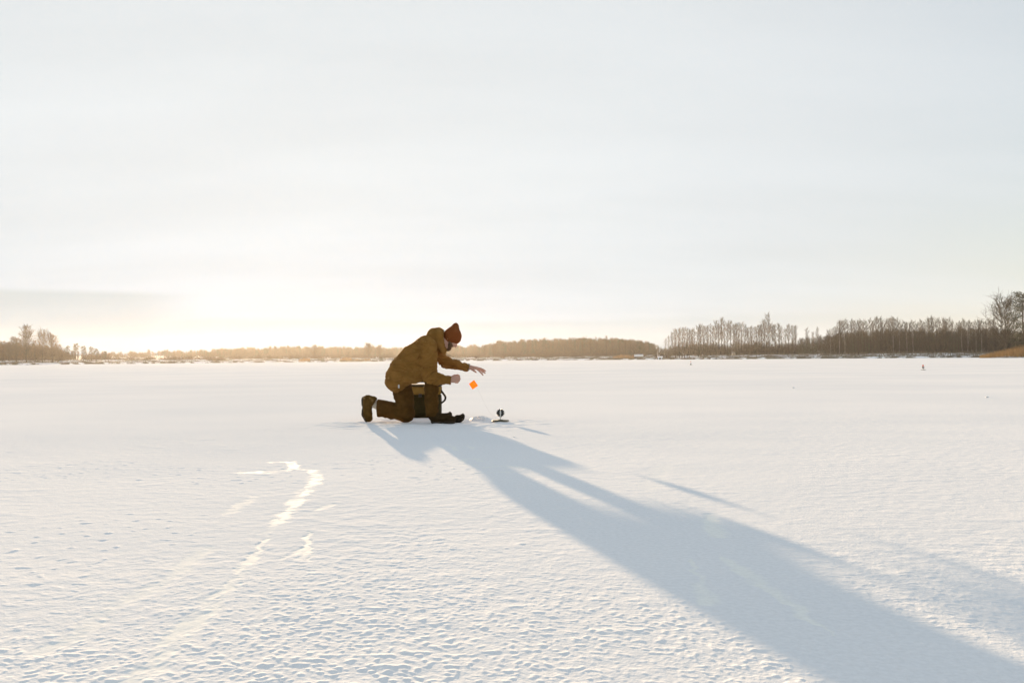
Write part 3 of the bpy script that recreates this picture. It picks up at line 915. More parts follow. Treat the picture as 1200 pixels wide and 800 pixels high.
# ------------------------------------------------------------------ small shapes
def box_arrays(lo, hi):
    lo = np.asarray(lo, float); hi = np.asarray(hi, float)
    V = np.array([[(lo, hi)[a][0], (lo, hi)[b][1], (lo, hi)[c][2]] for c in (0, 1) for b in (0, 1) for a in (0, 1)])
    Q = np.array([[0, 2, 3, 1], [4, 5, 7, 6], [0, 1, 5, 4], [2, 6, 7, 3], [0, 4, 6, 2], [1, 3, 7, 5]])
    return V, Q


def bevel(o, w, seg=2):
    m = o.modifiers.new('bevel', 'BEVEL'); m.width = w; m.segments = seg; m.limit_method = 'ANGLE'
    return o


def box(name, lo, hi, mat, parent, bev=0.0):
    V, Q = box_arrays(lo, hi)
    o = link(name, tri_mesh(name, V, Q), mat, parent)
    if bev: bevel(o, bev)
    return o


# sheds on the far bank
def shed(px, D, w, d, h, roof, wall, label, cat, name):
    r = empty(name, land(px, D), label, cat, None, -px_az(px))
    hw, hd = w / 2, d / 2
    V = np.array([[-hw, -hd, -.4], [hw, -hd, -.4], [hw, hd, -.4], [-hw, hd, -.4], [-hw, -hd, h], [hw, -hd, h], [hw, hd, h], [-hw, hd, h], [-hw, 0, h + roof], [hw, 0, h + roof]])
    F_ = [(0, 1, 5, 4), (2, 3, 7, 6), (0, 4, 8, 7, 3), (1, 2, 6, 9, 5)]
    me = bpy.data.meshes.new('wall'); me.from_pydata([tuple(v) for v in V], [], F_); me.update()
    link('wall', me, wall, r)
    t, ov = .22, .25
    R_ = []
    for s in (-1, 1):
        a = [(-hw - ov, s * (hd + ov), h - ov * roof / hd), (hw + ov, s * (hd + ov), h - ov * roof / hd), (hw + ov, 0, h + roof), (-hw - ov, 0, h + roof)]
        R_ += a + [(x, y, z + t) for x, y, z in a]
    R_ = [(x, y, z + .01) for x, y, z in R_]
    F2 = []
    for b in (0, 8):
        F2 += [(b, b + 1, b + 2, b + 3), (b + 4, b + 7, b + 6, b + 5), (b, b + 4, b + 5, b + 1), (b, b + 3, b + 7, b + 4), (b + 1, b + 5, b + 6, b + 2)]
    me = bpy.data.meshes.new('roof'); me.from_pydata(R_, [], F2); me.update()
    link('roof', me, M['snow_roof'], r)
    box('door', (-.4, -hd - .04, -.1), (.35, -hd - .005, min(h - .1, 1.7)), M['dark_opening'], r)
    return r


shed(773.5, 391, 1.9, 1.8, 1.35, .3, M['shed_wall'], 'small pale blue shed with a snowy roof at the ice edge', 'shed', 'shed')
shed(748.5, 409, 3.8, 3.0, .95, .75, M['hut_wall'], 'low dark hut under a thick snow roof beside the dark bush', 'hut', 'hut')

# ------------------------------------------------------------------ smooth bodies from blended volumes
def rot_to(dv):
    q = Vector((0, 0, 1)).rotation_difference(Vector(tuple(dv)))
    return np.array(q.to_matrix())


class Sdf:
    def __init__(s, lo, hi, h):
        s.h = h; s.lo = np.asarray(lo, float)
        s.n = np.ceil((np.asarray(hi) - s.lo) / h).astype(int) + 1
        s.S = np.full(tuple(s.n), 1.0, np.float32)

    def block(s, lo, hi):
        a = np.clip(np.floor((lo - s.lo) / s.h).astype(int), 0, s.n - 1)
        b = np.clip(np.ceil((hi - s.lo) / s.h).astype(int) + 1, 1, s.n)
        ax = [s.lo[k] + s.h * np.arange(a[k], b[k]) for k in range(3)]
        P = np.stack(np.meshgrid(*ax, indexing='ij'), -1)
        return tuple(slice(a[k], b[k]) for k in range(3)), P

    def _put(s, sl, d, k, mode):
        A = s.S[sl]
        if mode == 'add':
            if k > 0:
                hh = np.clip(.5 + .5 * (d - A) / k, 0, 1)
                R_ = d * (1 - hh) + A * hh - k * hh * (1 - hh)
                R_ = np.where(A > .9, d, R_)
            else:
                R_ = np.minimum(A, d)
        else:
            R_ = np.maximum(A, -d)
        s.S[sl] = R_

    def cone(s, a, b, ra, rb, k=0.02, mode='add', squash=None):
        a = np.asarray(a, float); b = np.asarray(b, float); rm = max(ra, rb) + k + 3 * s.h
        sl, P = s.block(np.minimum(a, b) - rm, np.maximum(a, b) + rm)
        if P.size == 0: return
        ab = b - a
        t = np.clip(((P - a) @ ab) / max(1e-12, ab @ ab), 0, 1)
        q = P - a - t[..., None] * ab
        d = np.linalg.norm(q, axis=-1) - (ra + (rb - ra) * t)
        s._put(sl, d, k, mode)

    def chain(s, pts, k=0.02):
        """pts: (point, radius) pairs"""
        for (a, ra), (b, rb) in zip(pts[:-1], pts[1:]): s.cone(a, b, ra, rb, k)

    def ell(s, c, r, k=0.02, axis=None, mode='add'):
        c = np.asarray(c, float); r = np.asarray(r, float); m = max(r) + k + 3 * s.h
        sl, P = s.block(c - m, c + m)
        if P.size == 0: return
        q = P - c
        if axis is not None: q = q @ np.asarray(axis)      # columns of axis = local axes
        g = np.linalg.norm(q / r, axis=-1)
        g2 = np.linalg.norm(q / (r * r), axis=-1)
        d = g * (g - 1) / np.maximum(g2, 1e-9)
        s._put(sl, d, k, mode)

    def cut(s, fn):
        """keep only where fn(P) <= 0"""
        sl, P = s.block(s.lo, s.lo + s.h * s.n)
        s.S = np.maximum(s.S, fn(P).astype(np.float32))

    def mesh(s, name):
        S = s.S; n = S.shape
        ins = S < 0
        c = [ins[i:n[0] - 1 + i, j:n[1] - 1 + j, k:n[2] - 1 + k] for i in (0, 1) for j in (0, 1) for k in (0, 1)]
        any_ = c[0].copy(); all_ = c[0].copy()
        for q in c[1:]: any_ |= q; all_ &= q
        act = any_ & ~all_
        I = np.argwhere(act)
        idx = np.full(act.shape, -1, np.int64); idx[act] = np.arange(len(I))
        acc = np.zeros((len(I), 3)); cnt = np.zeros(len(I))
        for ax in range(3):
            o = [0, 0, 0]
            others = [q for q in range(3) if q != ax]
            for u in (0, 1):
                for v in (0, 1):
                    off = np.zeros(3, int); off[others[0]] = u; off[others[1]] = v
                    A = I + off; B = A.copy(); B[:, ax] += 1
                    sa = S[A[:, 0], A[:, 1], A[:, 2]]; sb = S[B[:, 0], B[:, 1], B[:, 2]]
                    m = (sa < 0) != (sb < 0)
                    t = sa[m] / (sa[m] - sb[m])
                    p = off[None, :].repeat(m.sum(), 0).astype(float); p[:, ax] += t
                    acc[m] += p; cnt[m] += 1
        V = s.lo + s.h * (I + acc / cnt[:, None])
        Q = []
        for ax in range(3):
            o1, o2 = [(1, 2), (2, 0), (0, 1)][ax]
            sl_a = [slice(None)] * 3; sl_b = [slice(None)] * 3
            sl_a[ax] = slice(0, -1); sl_b[ax] = slice(1, None)
            m = ins[tuple(sl_a)] != ins[tuple(sl_b)]
            E = np.argwhere(m)
            ok = (E[:, o1] > 0) & (E[:, o2] > 0) & (E[:, o1] < act.shape[o1]) & (E[:, o2] < act.shape[o2]) & (E[:, ax] < act.shape[ax])
            E = E[ok]
            d1 = np.zeros(3, int); d1[o1] = 1; d2 = np.zeros(3, int); d2[o2] = 1
            q = [E - d1 - d2, E - d2, E, E - d1]
            q = np.stack([idx[x[:, 0], x[:, 1], x[:, 2]] for x in q], -1)
            fl = ~ins[E[:, 0], E[:, 1], E[:, 2]]
            q[fl] = q[fl][:, ::-1]
            Q.append(q)
        Q = np.concatenate(Q)
        Q = Q[(Q >= 0).all(1)]
        return V, Q


def vnormals(V, Q):
    n = np.cross(V[Q[:, 2]] - V[Q[:, 0]], V[Q[:, 3]] - V[Q[:, 1]])
    N = np.zeros_like(V)
    for k in range(4): np.add.at(N, Q[:, k], n)
    return N / (np.linalg.norm(N, axis=1, keepdims=True) + 1e-12)


def relax(V, Q, it=2, f=.5):
    for _ in range(it):
        acc = np.zeros_like(V); c = np.zeros(len(V))
        for k in range(4):
            a, b = Q[:, k], Q[:, (k + 1) % 4]
            np.add.at(acc, a, V[b]); np.add.at(c, a, 1)
            np.add.at(acc, b, V[a]); np.add.at(c, b, 1)
        V = V + f * (acc / np.maximum(c, 1)[:, None] - V)
    return V


def folds(V, Q, amp, freq, stretch=(1, 1, 1), seed=0.0):
    N = vnormals(V, Q)
    st = np.asarray(stretch)
    out = np.empty(len(V))
    for i, p in enumerate(V * freq * st + seed):
        q = Vector(p)
        a = mnoise.noise(q)
        out[i] = (1 - abs(a) * 2.2) * .7 + mnoise.noise(q * 2.3) * .5
    return V + N * (amp * out)[:, None]


def creases(V, Q, amp, freq, stretch=(1, 1, 1), seed=0.0):
    """narrow sharp valleys between soft swellings, as in heavy cloth"""
    N = vnormals(V, Q)
    out = np.empty(len(V))
    W = V * freq * np.asarray(stretch) + seed
    for i, p in enumerate(W):
        q = Vector(p)
        w = mnoise.noise(q * .45 + Vector((5, 1, 2)))
        out[i] = -math.exp(-(mnoise.noise(q + Vector((w, w, w)) * .8) / .11) ** 2)
    return V + N * (amp * out)[:, None]


def soft(name, sdf, mat, parent, it=2, fold=None):
    V, Q = sdf.mesh(name)
    V = relax(V, Q, it)
    if fold: V = folds(V, Q, *fold)
    if parent is not None: V = V - np.array(parent_world(parent))
    return link(name, tri_mesh(name, V, Q, smooth=True), mat, parent)


def parent_world(o):
    p = np.array(o.location)
    while o.parent: o = o.parent; p = p + np.array(o.location)
    return p


# ------------------------------------------------------------------ the kneeling person
Y0 = 9.79
MPP = Y0 / F_PX


def P(px, py, dy=0.0):
    return at(px, py, Y0 + dy)


base = P(480, 494.2, .02); base[2] = 0.0
person = empty('person', base, 'person in a brown hooded jacket and rust beanie kneeling on one knee by the bag', 'person')
LO = P(415, 500, -.42); HI = P(575, 372, .42)
LO[2] = -0.01


def area(p0, y0, p1, y1, d0, d1):
    a, b = P(p0, y1, d0), P(p1, y0, d1)
    return np.minimum(a, b) - .01, np.maximum(a, b) + .01


m = MPP
HC = P(528.3, 395.2, .0)                   # skull centre
HF = np.array([.66, 0, -.75]); HF /= np.linalg.norm(HF)
HU = np.array([.75, 0, .66]); HU /= np.linalg.norm(HU)
HS = np.array([0, 1.0, 0])
HA = np.stack([HF, HS, HU], 1)


def head(f, s, u):
    return HC + HF * f + HS * s + HU * u


def build_body():
    S = Sdf(LO, HI, .0042)
    # trunk and legs under the clothes
    S.cone(P(469, 443), P(496, 409), .12, .115, .03)
    for sg, sh, el, wr in ((-1, P(503, 407, -.17), P(502.5, 440, -.2), P(525, 445.4, -.2)), (1, P(504, 406, .17), P(521.5, 424, .22), P(548, 430.2, .2))):
        S.chain([(sh, .052), (el, .041), (wr, .027)], .02)
    S.chain([(P(473, 440, -.09), .075), (P(505, 442, -.1), .05), (P(506.5, 482, -.1), .038)], .02)
    S.chain([(P(470, 447, .1), .075), (P(476, 483, .12), .05), (P(445, 478, .13), .036), (P(436, 471, .13), .034)], .02)
    # neck and head
    S.cone(P(510, 402), P(524, 399), .062, .058, .03)
    S.ell(head(0, 0, .02), (.096, .076, .100), .0, HA)
    S.cone(head(.045, 0, -.03), head(.062, 0, -.098), .055, .034, .03)       # jaw to chin
    S.cone(head(.0, 0, -.05), head(.04, 0, -.085), .058, .045, .03)
    S.cone(head(.088, 0, .018), head(.112, 0, -.028), .010, .0165, .012)     # nose
    S.cone(head(.078, -.035, .022), head(.078, .035, .022), .016, .016, .015)   # brow
    S.cone(head(.085, -.02, -.062), head(.085, .02, -.062), .011, .011, .008)   # lips
    for sg in (-1, 1):
        S.ell(head(.082, sg * .031, .0), (.016, .018, .012), .0, HA, 'cut')  # eye sockets
        S.ell(head(-.005, sg * .078, -.01), (.019, .010, .031), .008, HA)    # ears
        S.ell(head(.072, sg * .037, -.03), (.018, .022, .02), .015, HA)      # cheeks
    # near hand: loosely closed, thumb on top
    dy = -.2
    w = P(526, 445.2, dy)
    for i, yk in enumerate((441.2, 443.3, 445.3, 447.2)):
        kx = (534.2, 534.8, 534.5, 533.6)[i]
        S.cone(w, P(kx, yk, dy - .012), .0235, .0128, .016)
        rr = (.0098, .0102, .0096, .0085)[i]
        tx = (538.4, 538.9, 538.3, 536.8)[i]
        S.chain([(P(kx, yk, dy - .012), rr), (P(tx, yk + .4, dy + .004), rr * .95), (P(tx - .6, yk + 1.0, dy + .028), rr * .9), (P(tx - 3.0, yk + 1.2, dy + .036), rr * .8)], .004)
    S.chain([(P(528, 442.6, dy + .02), .016), (P(532.5, 440.0, dy + .03), .012), (P(536.3, 439.4, dy + .026), .0105), (P(538.3, 440.2, dy + .02), .009)], .008)
    # far hand: open, palm down, fingers spread and drooping
    dy = .2
    w = P(549.5, 430.3, dy)
    kn = [(557.8, 431.6, .163), (558.8, 430.7, .185), (558.6, 430.5, .208), (557.6, 430.8, .229)]
    mid = [(561.6, 434.4, .155), (563.2, 432.4, .180), (563.4, 431.6, .210), (561.6, 432.2, .238)]
    dst = [(564.2, 437.2, .152), (566.4, 434.8, .178), (566.6, 433.2, .212), (564.4, 434.4, .244)]
    tip = [(566.0, 439.3, .152), (568.5, 437.2, .178), (569.0, 434.6, .213), (566.2, 436.6, .247)]
    for i in range(4):
        rr = (.0098, .0102, .0098, .0085)[i]
        S.cone(w, P(*kn[i]), .022, .0125, .014)
        S.chain([(P(*kn[i]), rr * 1.05), (P(*mid[i]), rr), (P(*dst[i]), rr * .92), (P(*tip[i]), rr * .78)], .004)
    S.chain([(P(551.5, 431.5, dy - .03), .015), (P(555.0, 433.8, dy - .055), .0115), (P(557.8, 436.0, dy - .062), .0095)], .008)
    return soft('body', S, M['skin'], person, 1)


body = build_body()
for sg in (-1, 1):
    S = Sdf(head(.07, sg * .03, 0) - .025, head(.07, sg * .03, 0) + .025, .0025)
    S.ell(head(.068, sg * .031, .001), (.0125, .0125, .0125), 0)
    soft('eye', S, M['eye'], person, 1)

# beard along the jaw
S = Sdf(HC - .2, HC + .2, .004)
S.cone(head(.066, -.05, -.062), head(.075, 0, -.105), .022, .024, .02)
S.cone(head(.066, .05, -.062), head(.075, 0, -.105), .022, .024, .02)
for sg in (-1, 1):
    S.cone(head(.066, sg * .05, -.062), head(.012, sg * .072, -.02), .02, .012, .02)
S.cone(head(.094, -.022, -.052), head(.094, .022, -.052), .007, .007, .01)
S.cone(head(.07, 0, -.10), head(.055, 0, -.12), .03, .024, .02)
soft('beard', S, M['beard'], person, 1, (.004, 90))

# beanie: slouched knit cap with a turned-up brim
lo, hi = area(515, 374, 546, 408, -.14, .14)
S = Sdf(lo, hi, .004)
S.ell(P(530.5, 394, 0), (.101, .093, .088), 0)
S.cone(P(530.2, 391.5), P(533.6, 383.0), .080, .040, .05)
S.cone(P(533.6, 383.0), P(534.4, 380.4), .034, .018, .02)
b0, b1 = P(520.5, 399.0), P(538.2, 403.0)
nv = np.array([-(b1 - b0)[2], 0, (b1 - b0)[0]]); nv /= np.linalg.norm(nv)
S.cut(lambda Pn: -((Pn - b0) @ nv))
beanie = soft('beanie', S, M['beanie'], person, 1, (.0025, 45))
S = Sdf(lo, hi, .004)
S.ell(P(530.3, 394.4, 0), (.1075, .099, .094), 0)
up4 = nv * .052
S.cut(lambda Pn: np.maximum(-((Pn - b0) @ nv) - .003, (Pn - b0 - up4) @ nv))
soft('brim', S, M['beanie'], beanie, 2, (.0022, 55))


# jacket
def build_jacket():
    lo, hi = area(446, 378, 552, 466, -.42, .42)
    S = Sdf(lo, hi, .0050)
    for dy in (-.07, .07):
        S.chain([(P(468.0, 441, dy), .152), (P(474.5, 432, dy), .155), (P(484, 420.5, dy), .150), (P(497, 408.5, dy), .122)], .05)
    S.ell(P(466.5, 447, 0), (.140, .19, .125), .05)
    S.cone(P(470, 440, -.09), P(489, 437, -.1), .115, .088, .05)
    S.cone(P(486, 436, -.02), P(492, 428, 0), .12, .12, .05)
    S.cone(P(484, 440, -.10), P(495, 432, -.13), .10, .10, .05)
    S.cone(P(492, 437, -.12), P(498, 430, -.15), .085, .085, .04)
    # yoke and shoulders
    S.cone(P(499, 404, -.14), P(499, 404, .14), .100, .100, .05)
    # near sleeve
    S.chain([(P(501.5, 405.5, -.185), .094), (P(502.8, 418, -.2), .093), (P(502.6, 430, -.205), .092), (P(503.3, 440.5, -.2), .080), (P(512, 443.8, -.2), .066), (P(525.8, 445.6, -.2), .050)], .018)
    # far sleeve
    S.chain([(P(503, 406, .185), .092), (P(513, 415.5, .21), .076), (P(522.5, 424.6, .225), .066), (P(534, 427.6, .21), .057), (P(547.0, 430.6, .2), .045)], .018)
    # collar
    S.cone(P(509, 402, 0), P(517.5, 408.5, 0), .112, .070, .04)
    # hem
    l1a, l1b = P(463.5, 461, 0), P(484, 448.3, 0)
    l2a, l2b = P(482, 449.2, 0), P(500, 446.2, 0)

    def below(a, b):
        n = np.array([(b - a)[2], 0, -(b - a)[0]]); n /= np.linalg.norm(n)
        return lambda Pn: (Pn - a) @ n
    f1, f2 = below(l1a, l1b), below(l2a, l2b)
    arm_x = P(497.5, 440, -.2)[0]

    def hem(Pn):
        g = np.minimum(f1(Pn), f2(Pn))
        return np.where(Pn[..., 0] > arm_x, -1.0, g)
    S.cut(hem)
    # open cuffs and hem
    S.cone(P(524.4, 445.5, -.2), P(530, 445.9, -.2), .036, .040, 0, 'cut')
    S.cone(P(545.6, 430.3, .2), P(552, 431.6, .2), .032, .036, 0, 'cut')
    S.cone(P(512, 403, 0), P(530, 396, 0), .066, .085, 0, 'cut')
    V, Q = S.mesh('jacket')
    V = relax(V, Q, 2)
    V = folds(V, Q, .010, 7.5, (1.0, .8, 1.7), 3.1)
    V = creases(V, Q, .013, 8.0, (.65, .8, 1.9), 1.3)
    V = creases(V, Q, .0055, 17.0, (.7, .9, 1.6), 6.1)
    # creases gathered round the near elbow and the waist
    N = vnormals(V, Q)
    el = P(503, 441, -.2)
    dd = np.linalg.norm(V - el, axis=1)
    V = V + N * (.006 * np.exp(-(dd / .11) ** 2) * np.sin((V[:, 2] - V[:, 0] * .8) * 150))[:, None]
    wst = P(480, 447, 0)
    dd = np.linalg.norm((V - wst) * np.array([1, .5, 1]), axis=1)
    V = V + N * (.005 * np.exp(-(dd / .15) ** 2) * np.sin((V[:, 2] + V[:, 0] * .45) * 120 + 2 * np.sin(V[:, 1] * 14)))[:, None]
    V = V - np.array(parent_world(person))
    return link('jacket', tri_mesh('jacket', V, Q, smooth=True), M['jacket'], person)


jacket = build_jacket()
lo, hi = area(496, 379, 525, 416, -.2, .2)
S = Sdf(lo, hi, .005)
S.ell(P(509.5, 395.8, 0), (.098, .135, .112), 0)
S.ell(P(514.5, 396.5, 0), (.085, .125, .122), .03)
S.cone(P(514, 400, -.07), P(518.5, 411, -.06), .050, .034, .03)
S.cone(P(514, 400, .07), P(518.5, 411, .06), .050, .034, .03)
e0 = P(521.2, 395, 0)
S.cut(lambda Pn: Pn[..., 0] - e0[0])
t0 = P(510, 383.9, 0)
S.cut(lambda Pn: Pn[..., 2] - t0[2])
S.ell(P(527.5, 396, 0), (.13, .098, .104), 0, None, 'cut')
soft('hood', S, M['jacket'], jacket, 1, (.008, 13))
zp = P(467.3, 452.4, -.205)
pz = parent_world(jacket)
box('zip_pull', zp - pz + np.array([-.008, -.012, -.02]), zp - pz + np.array([.008, .012, .018]), M['steel'], jacket, .003)

# trousers
lo, hi = area(436, 428, 520, 497, -.3, .3)
S = Sdf(lo, hi, .006)
S.ell(P(470, 444, 0), (.125, .165, .12), 0)
S.chain([(P(473, 440, -.09), .098), (P(490, 437.5, -.1), .088), (P(505, 441.8, -.1), .070)], .03)
S.chain([(P(505.4, 442.5, -.1), .070), (P(505.6, 455, -.1), .072), (P(505.8, 470, -.1), .074), (P(506.6, 485, -.1), .073)], .02)
S.chain([(P(469.5, 449, .09), .118), (P(473.5, 466, .11), .104), (P(476.0, 484.2, .12), .097)], .03)
S.chain([(P(475.6, 484.4, .12), .096), (P(460, 481.0, .125), .092), (P(443, 477.8, .13), .097)], .02)
kx = P(440.3, 478, .13)[0]
S.cut(lambda Pn: kx - Pn[..., 0])
S.cone(P(430, 477, .13), P(446, 478.5, .13), .085, .080, 0, 'cut')
cz = P(506, 487.3, -.1)[2]
S.cut(lambda Pn: np.where(Pn[..., 0] > P(495, 480, 0)[0], cz - Pn[..., 2], -1))
S.cut(lambda Pn: .004 - Pn[..., 2])
soft('trousers', S, M['trousers'], person, 2, (.010, 11, (1, .8, 1.3), 5.0))

# kneeling foot: sock, boot and sole
lo, hi = area(432, 464, 452, 486, .04, .22)
S = Sdf(lo, hi, .005)
S.chain([(P(434.5, 471, .13), .043), (P(447, 477, .13), .050)], .01)
soft('sock', S, M['sock'], person, 1, (.003, 60))
lo, hi = area(420, 458, 446, 497, .02, .25)
S = Sdf(lo, hi, .0045)
S.chain([(P(430.6, 468.8, .13), .058), (P(430.4, 476.5, .135), .052), (P(430.4, 484, .14), .052), (P(432.3, 489.8, .14), .042)], .02)
S.cone(P(431.5, 468.8, .13), P(437.2, 470.2, .13), .054, .060, .02)
S.cone(P(438.5, 470.7, .13), P(442, 472.5, .13), .050, .054, 0, 'cut')
sx = P(426.2, 478, .13)[0]
S.cut(lambda Pn: sx - Pn[..., 0])
S.cut(lambda Pn: .003 - Pn[..., 2])
boot1 = soft('boot', S, M['boot'], person, 1, (.004, 30))
S = Sdf(lo, hi, .0045)
S.chain([(P(428.2, 468.6, .13), .050), (P(428.0, 473.0, .132), .046)], .01)
S.chain([(P(428.9, 474, .13), .040), (P(428.7, 478, .135), .041), (P(428.0, 484, .14), .050), (P(430.9, 490.6, .14), .043)], .006)
sx2 = P(423.7, 478, .13)[0]
S.cut(lambda Pn: np.maximum(sx2 - Pn[..., 0], Pn[..., 0] - sx - .04 * np.clip((P(430, 486, .13)[2] - Pn[..., 2]) / .08, 0, 1) + .001))
S.cut(lambda Pn: .002 - Pn[..., 2])
soft('sole', S, M['sole'], boot1, 1)

# front foot
lo, hi = area(498, 474, 540, 498, -.22, .02)
S = Sdf(lo, hi, .0045)
S.chain([(P(507.2, 480, -.1), .066), (P(508.6, 487, -.1), .060), (P(510.6, 489.3, -.1), .057)], .02)
S.chain([(P(510.6, 489.3, -.1), .057), (P(519.5, 489.7, -.105), .048), (P(526, 491.0, -.11), .046), (P(529.4, 491.6, -.11), .041)], .02)
S.cut(lambda Pn: .022 - Pn[..., 2])
boot2 = soft('boot', S, M['boot_shaded'], person, 1, (.005, 26))
S = Sdf(lo, hi, .0045)
S.cone(P(510.4, 491.5, -.1), P(515.4, 491.8, -.1), .062, .055, .01)
S.cone(P(523.5, 492.2, -.108), P(529.4, 492.6, -.11), .050, .046, .01)
S.cut(lambda Pn: np.maximum(-.004 - Pn[..., 2], Pn[..., 2] - .024))
soft('sole', S, M['sole'], boot2, 1)

# watch on the far wrist
wc = P(549.2, 430.4, .2); wd = P(556, 431.3, .2) - P(546, 430, .2); wd /= np.linalg.norm(wd)
Rw = rot_to(wd)
ang = np.linspace(0, 2 * PI, 25)[:-1]
ring = []
for hgt in (-.011, .011):
    for rr in (.031, .0345):
        ring.append(np.stack([rr * np.cos(ang), rr * np.sin(ang), np.full(24, hgt)], 1))
V = np.concatenate(ring) @ Rw.T + wc - parent_world(person)
Q = []
for i in range(24):
    j = (i + 1) % 24
    Q += [(24 + i, 24 + j, 72 + j, 72 + i), (48 + i, 48 + j, j, i), (72 + i, 72 + j, 48 + j, 48 + i), (i, j, 24 + j, 24 + i)]
watch = link('wristwatch', tri_mesh('wristwatch', V, Q, True), M['watch_strap'], person)
wf = wc + np.array([0.0, -.014, .033])
V = []
for hgt in (0, .008):
    for a in ang: V.append(wf + np.array([.017 * math.cos(a), .017 * math.sin(a) * .9, hgt + .017 * math.sin(a) * -.35]))
V = np.array(V) - parent_world(person)
me = bpy.data.meshes.new('watch_face')
me.from_pydata([tuple(v) for v in V], [], [tuple(range(23, -1, -1)), tuple(range(24, 48))] + [(i, (i + 1) % 24, 24 + (i + 1) % 24, 24 + i) for i in range(24)])
me.update()
link('watch_face', me, M['steel'], watch)

# ------------------------------------------------------------------ fishing bag behind the person
bagY = 10.62
b_l, b_r = at(469.5, 489, bagY), at(515.8, 489, bagY)
bw = b_r[0] - b_l[0]; bh = at(500, 450.3, bagY)[2]
bag = empty('fishing_bag', (b_l + b_r) / 2 * np.array([1, 1, 0]), 'boxy dark fishing bag with a tan top band behind the front leg', 'bag')
hb = bw / 2; dep = .27


def soft_box(name, lo, hi, mat, parent, bev, sag=0.006, cuts=10):
    V, Q = box_arrays(lo, hi)
    me = tri_mesh(name, V, Q)
    o = link(name, me, mat, parent)
    bm_ = o.modifiers.new('bevel', 'BEVEL'); bm_.width = bev; bm_.segments = 3
    sb = o.modifiers.new('subd', 'SUBSURF'); sb.subdivision_type = 'SIMPLE'; sb.levels = 3; sb.render_levels = 3
    dp = o.modifiers.new('sag', 'DISPLACE')
    tx = bpy.data.textures.new(name + '_sag', 'CLOUDS'); tx.noise_scale = .09
    dp.texture = tx; dp.strength = sag; dp.mid_level = .5
    for p in me.polygons: p.use_smooth = True
    return o


y0 = 0.0
soft_box('bag_body', (-hb, y0, 0.0), (hb, y0 + dep, bh * .690), M['box_body'], bag, .02)
soft_box('top_band', (-hb - .004, y0 - .004, bh * .693), (hb + .004, y0 + dep + .004, bh * .93), M['box_band'], bag, .015, .004)
soft_box('lid', (-hb - .008, y0 - .010, bh * .933), (hb + .008, y0 + dep + .010, bh), M['box_lid'], bag, .012, .004)
soft_box('front_pocket', (-hb + .04, y0 - .045, .05), (hb - .04, y0 + .004, bh * .52), M['box_body'], bag, .018, .006)
box('buckle', (-.02, y0 - .022, bh * .62), (.02, y0 - .003, bh * .72), M['reel'], bag, .004)


def ribbon(name, pts, width, thick, mat, parent, wdir=(0, 1, 0)):
    """flat webbing swept along points"""
    pts = np.array(pts, float)
    t = np.linspace(0, 1, len(pts)); tt = np.linspace(0, 1, 40)
    # smooth the polyline by repeated averaging of a dense resample
    q = np.stack([np.interp(tt, t, pts[:, k]) for k in range(3)], 1)
    for _ in range(6): q[1:-1] = .5 * q[1:-1] + .25 * (q[:-2] + q[2:])
    d = np.gradient(q, axis=0); d /= np.linalg.norm(d, axis=1, keepdims=True)
    w = np.array(wdir, float); n = np.cross(d, w); n /= np.linalg.norm(n, axis=1, keepdims=True)
    V = np.stack([q - w * width / 2 - n * thick / 2, q + w * width / 2 - n * thick / 2, q + w * width / 2 + n * thick / 2, q - w * width / 2 + n * thick / 2], 1).reshape(-1, 3)
    Q = []
    for i in range(len(q) - 1):
        for j in range(4):
            j2 = (j + 1) % 4
            Q.append((4 * i + j, 4 * i + j2, 4 * i + 4 + j2, 4 * i + 4 + j))
    Q += [(3, 2, 1, 0), (4 * len(q) - 4, 4 * len(q) - 3, 4 * len(q) - 2, 4 * len(q) - 1)]
    return link(name, tri_mesh(name, V, Q, False), mat, parent)


bb = np.array(bag.location)
sp_ = [at(a, b, bagY + .13) - bb for a, b in [(514.5, 453), (516.8, 457.5), (519.5, 461), (522.3, 464.8), (521.6, 468.6), (518.5, 471.3), (514.0, 473.8)]]
ribbon('shoulder_strap', sp_, .045, .022, M['strap'], bag)

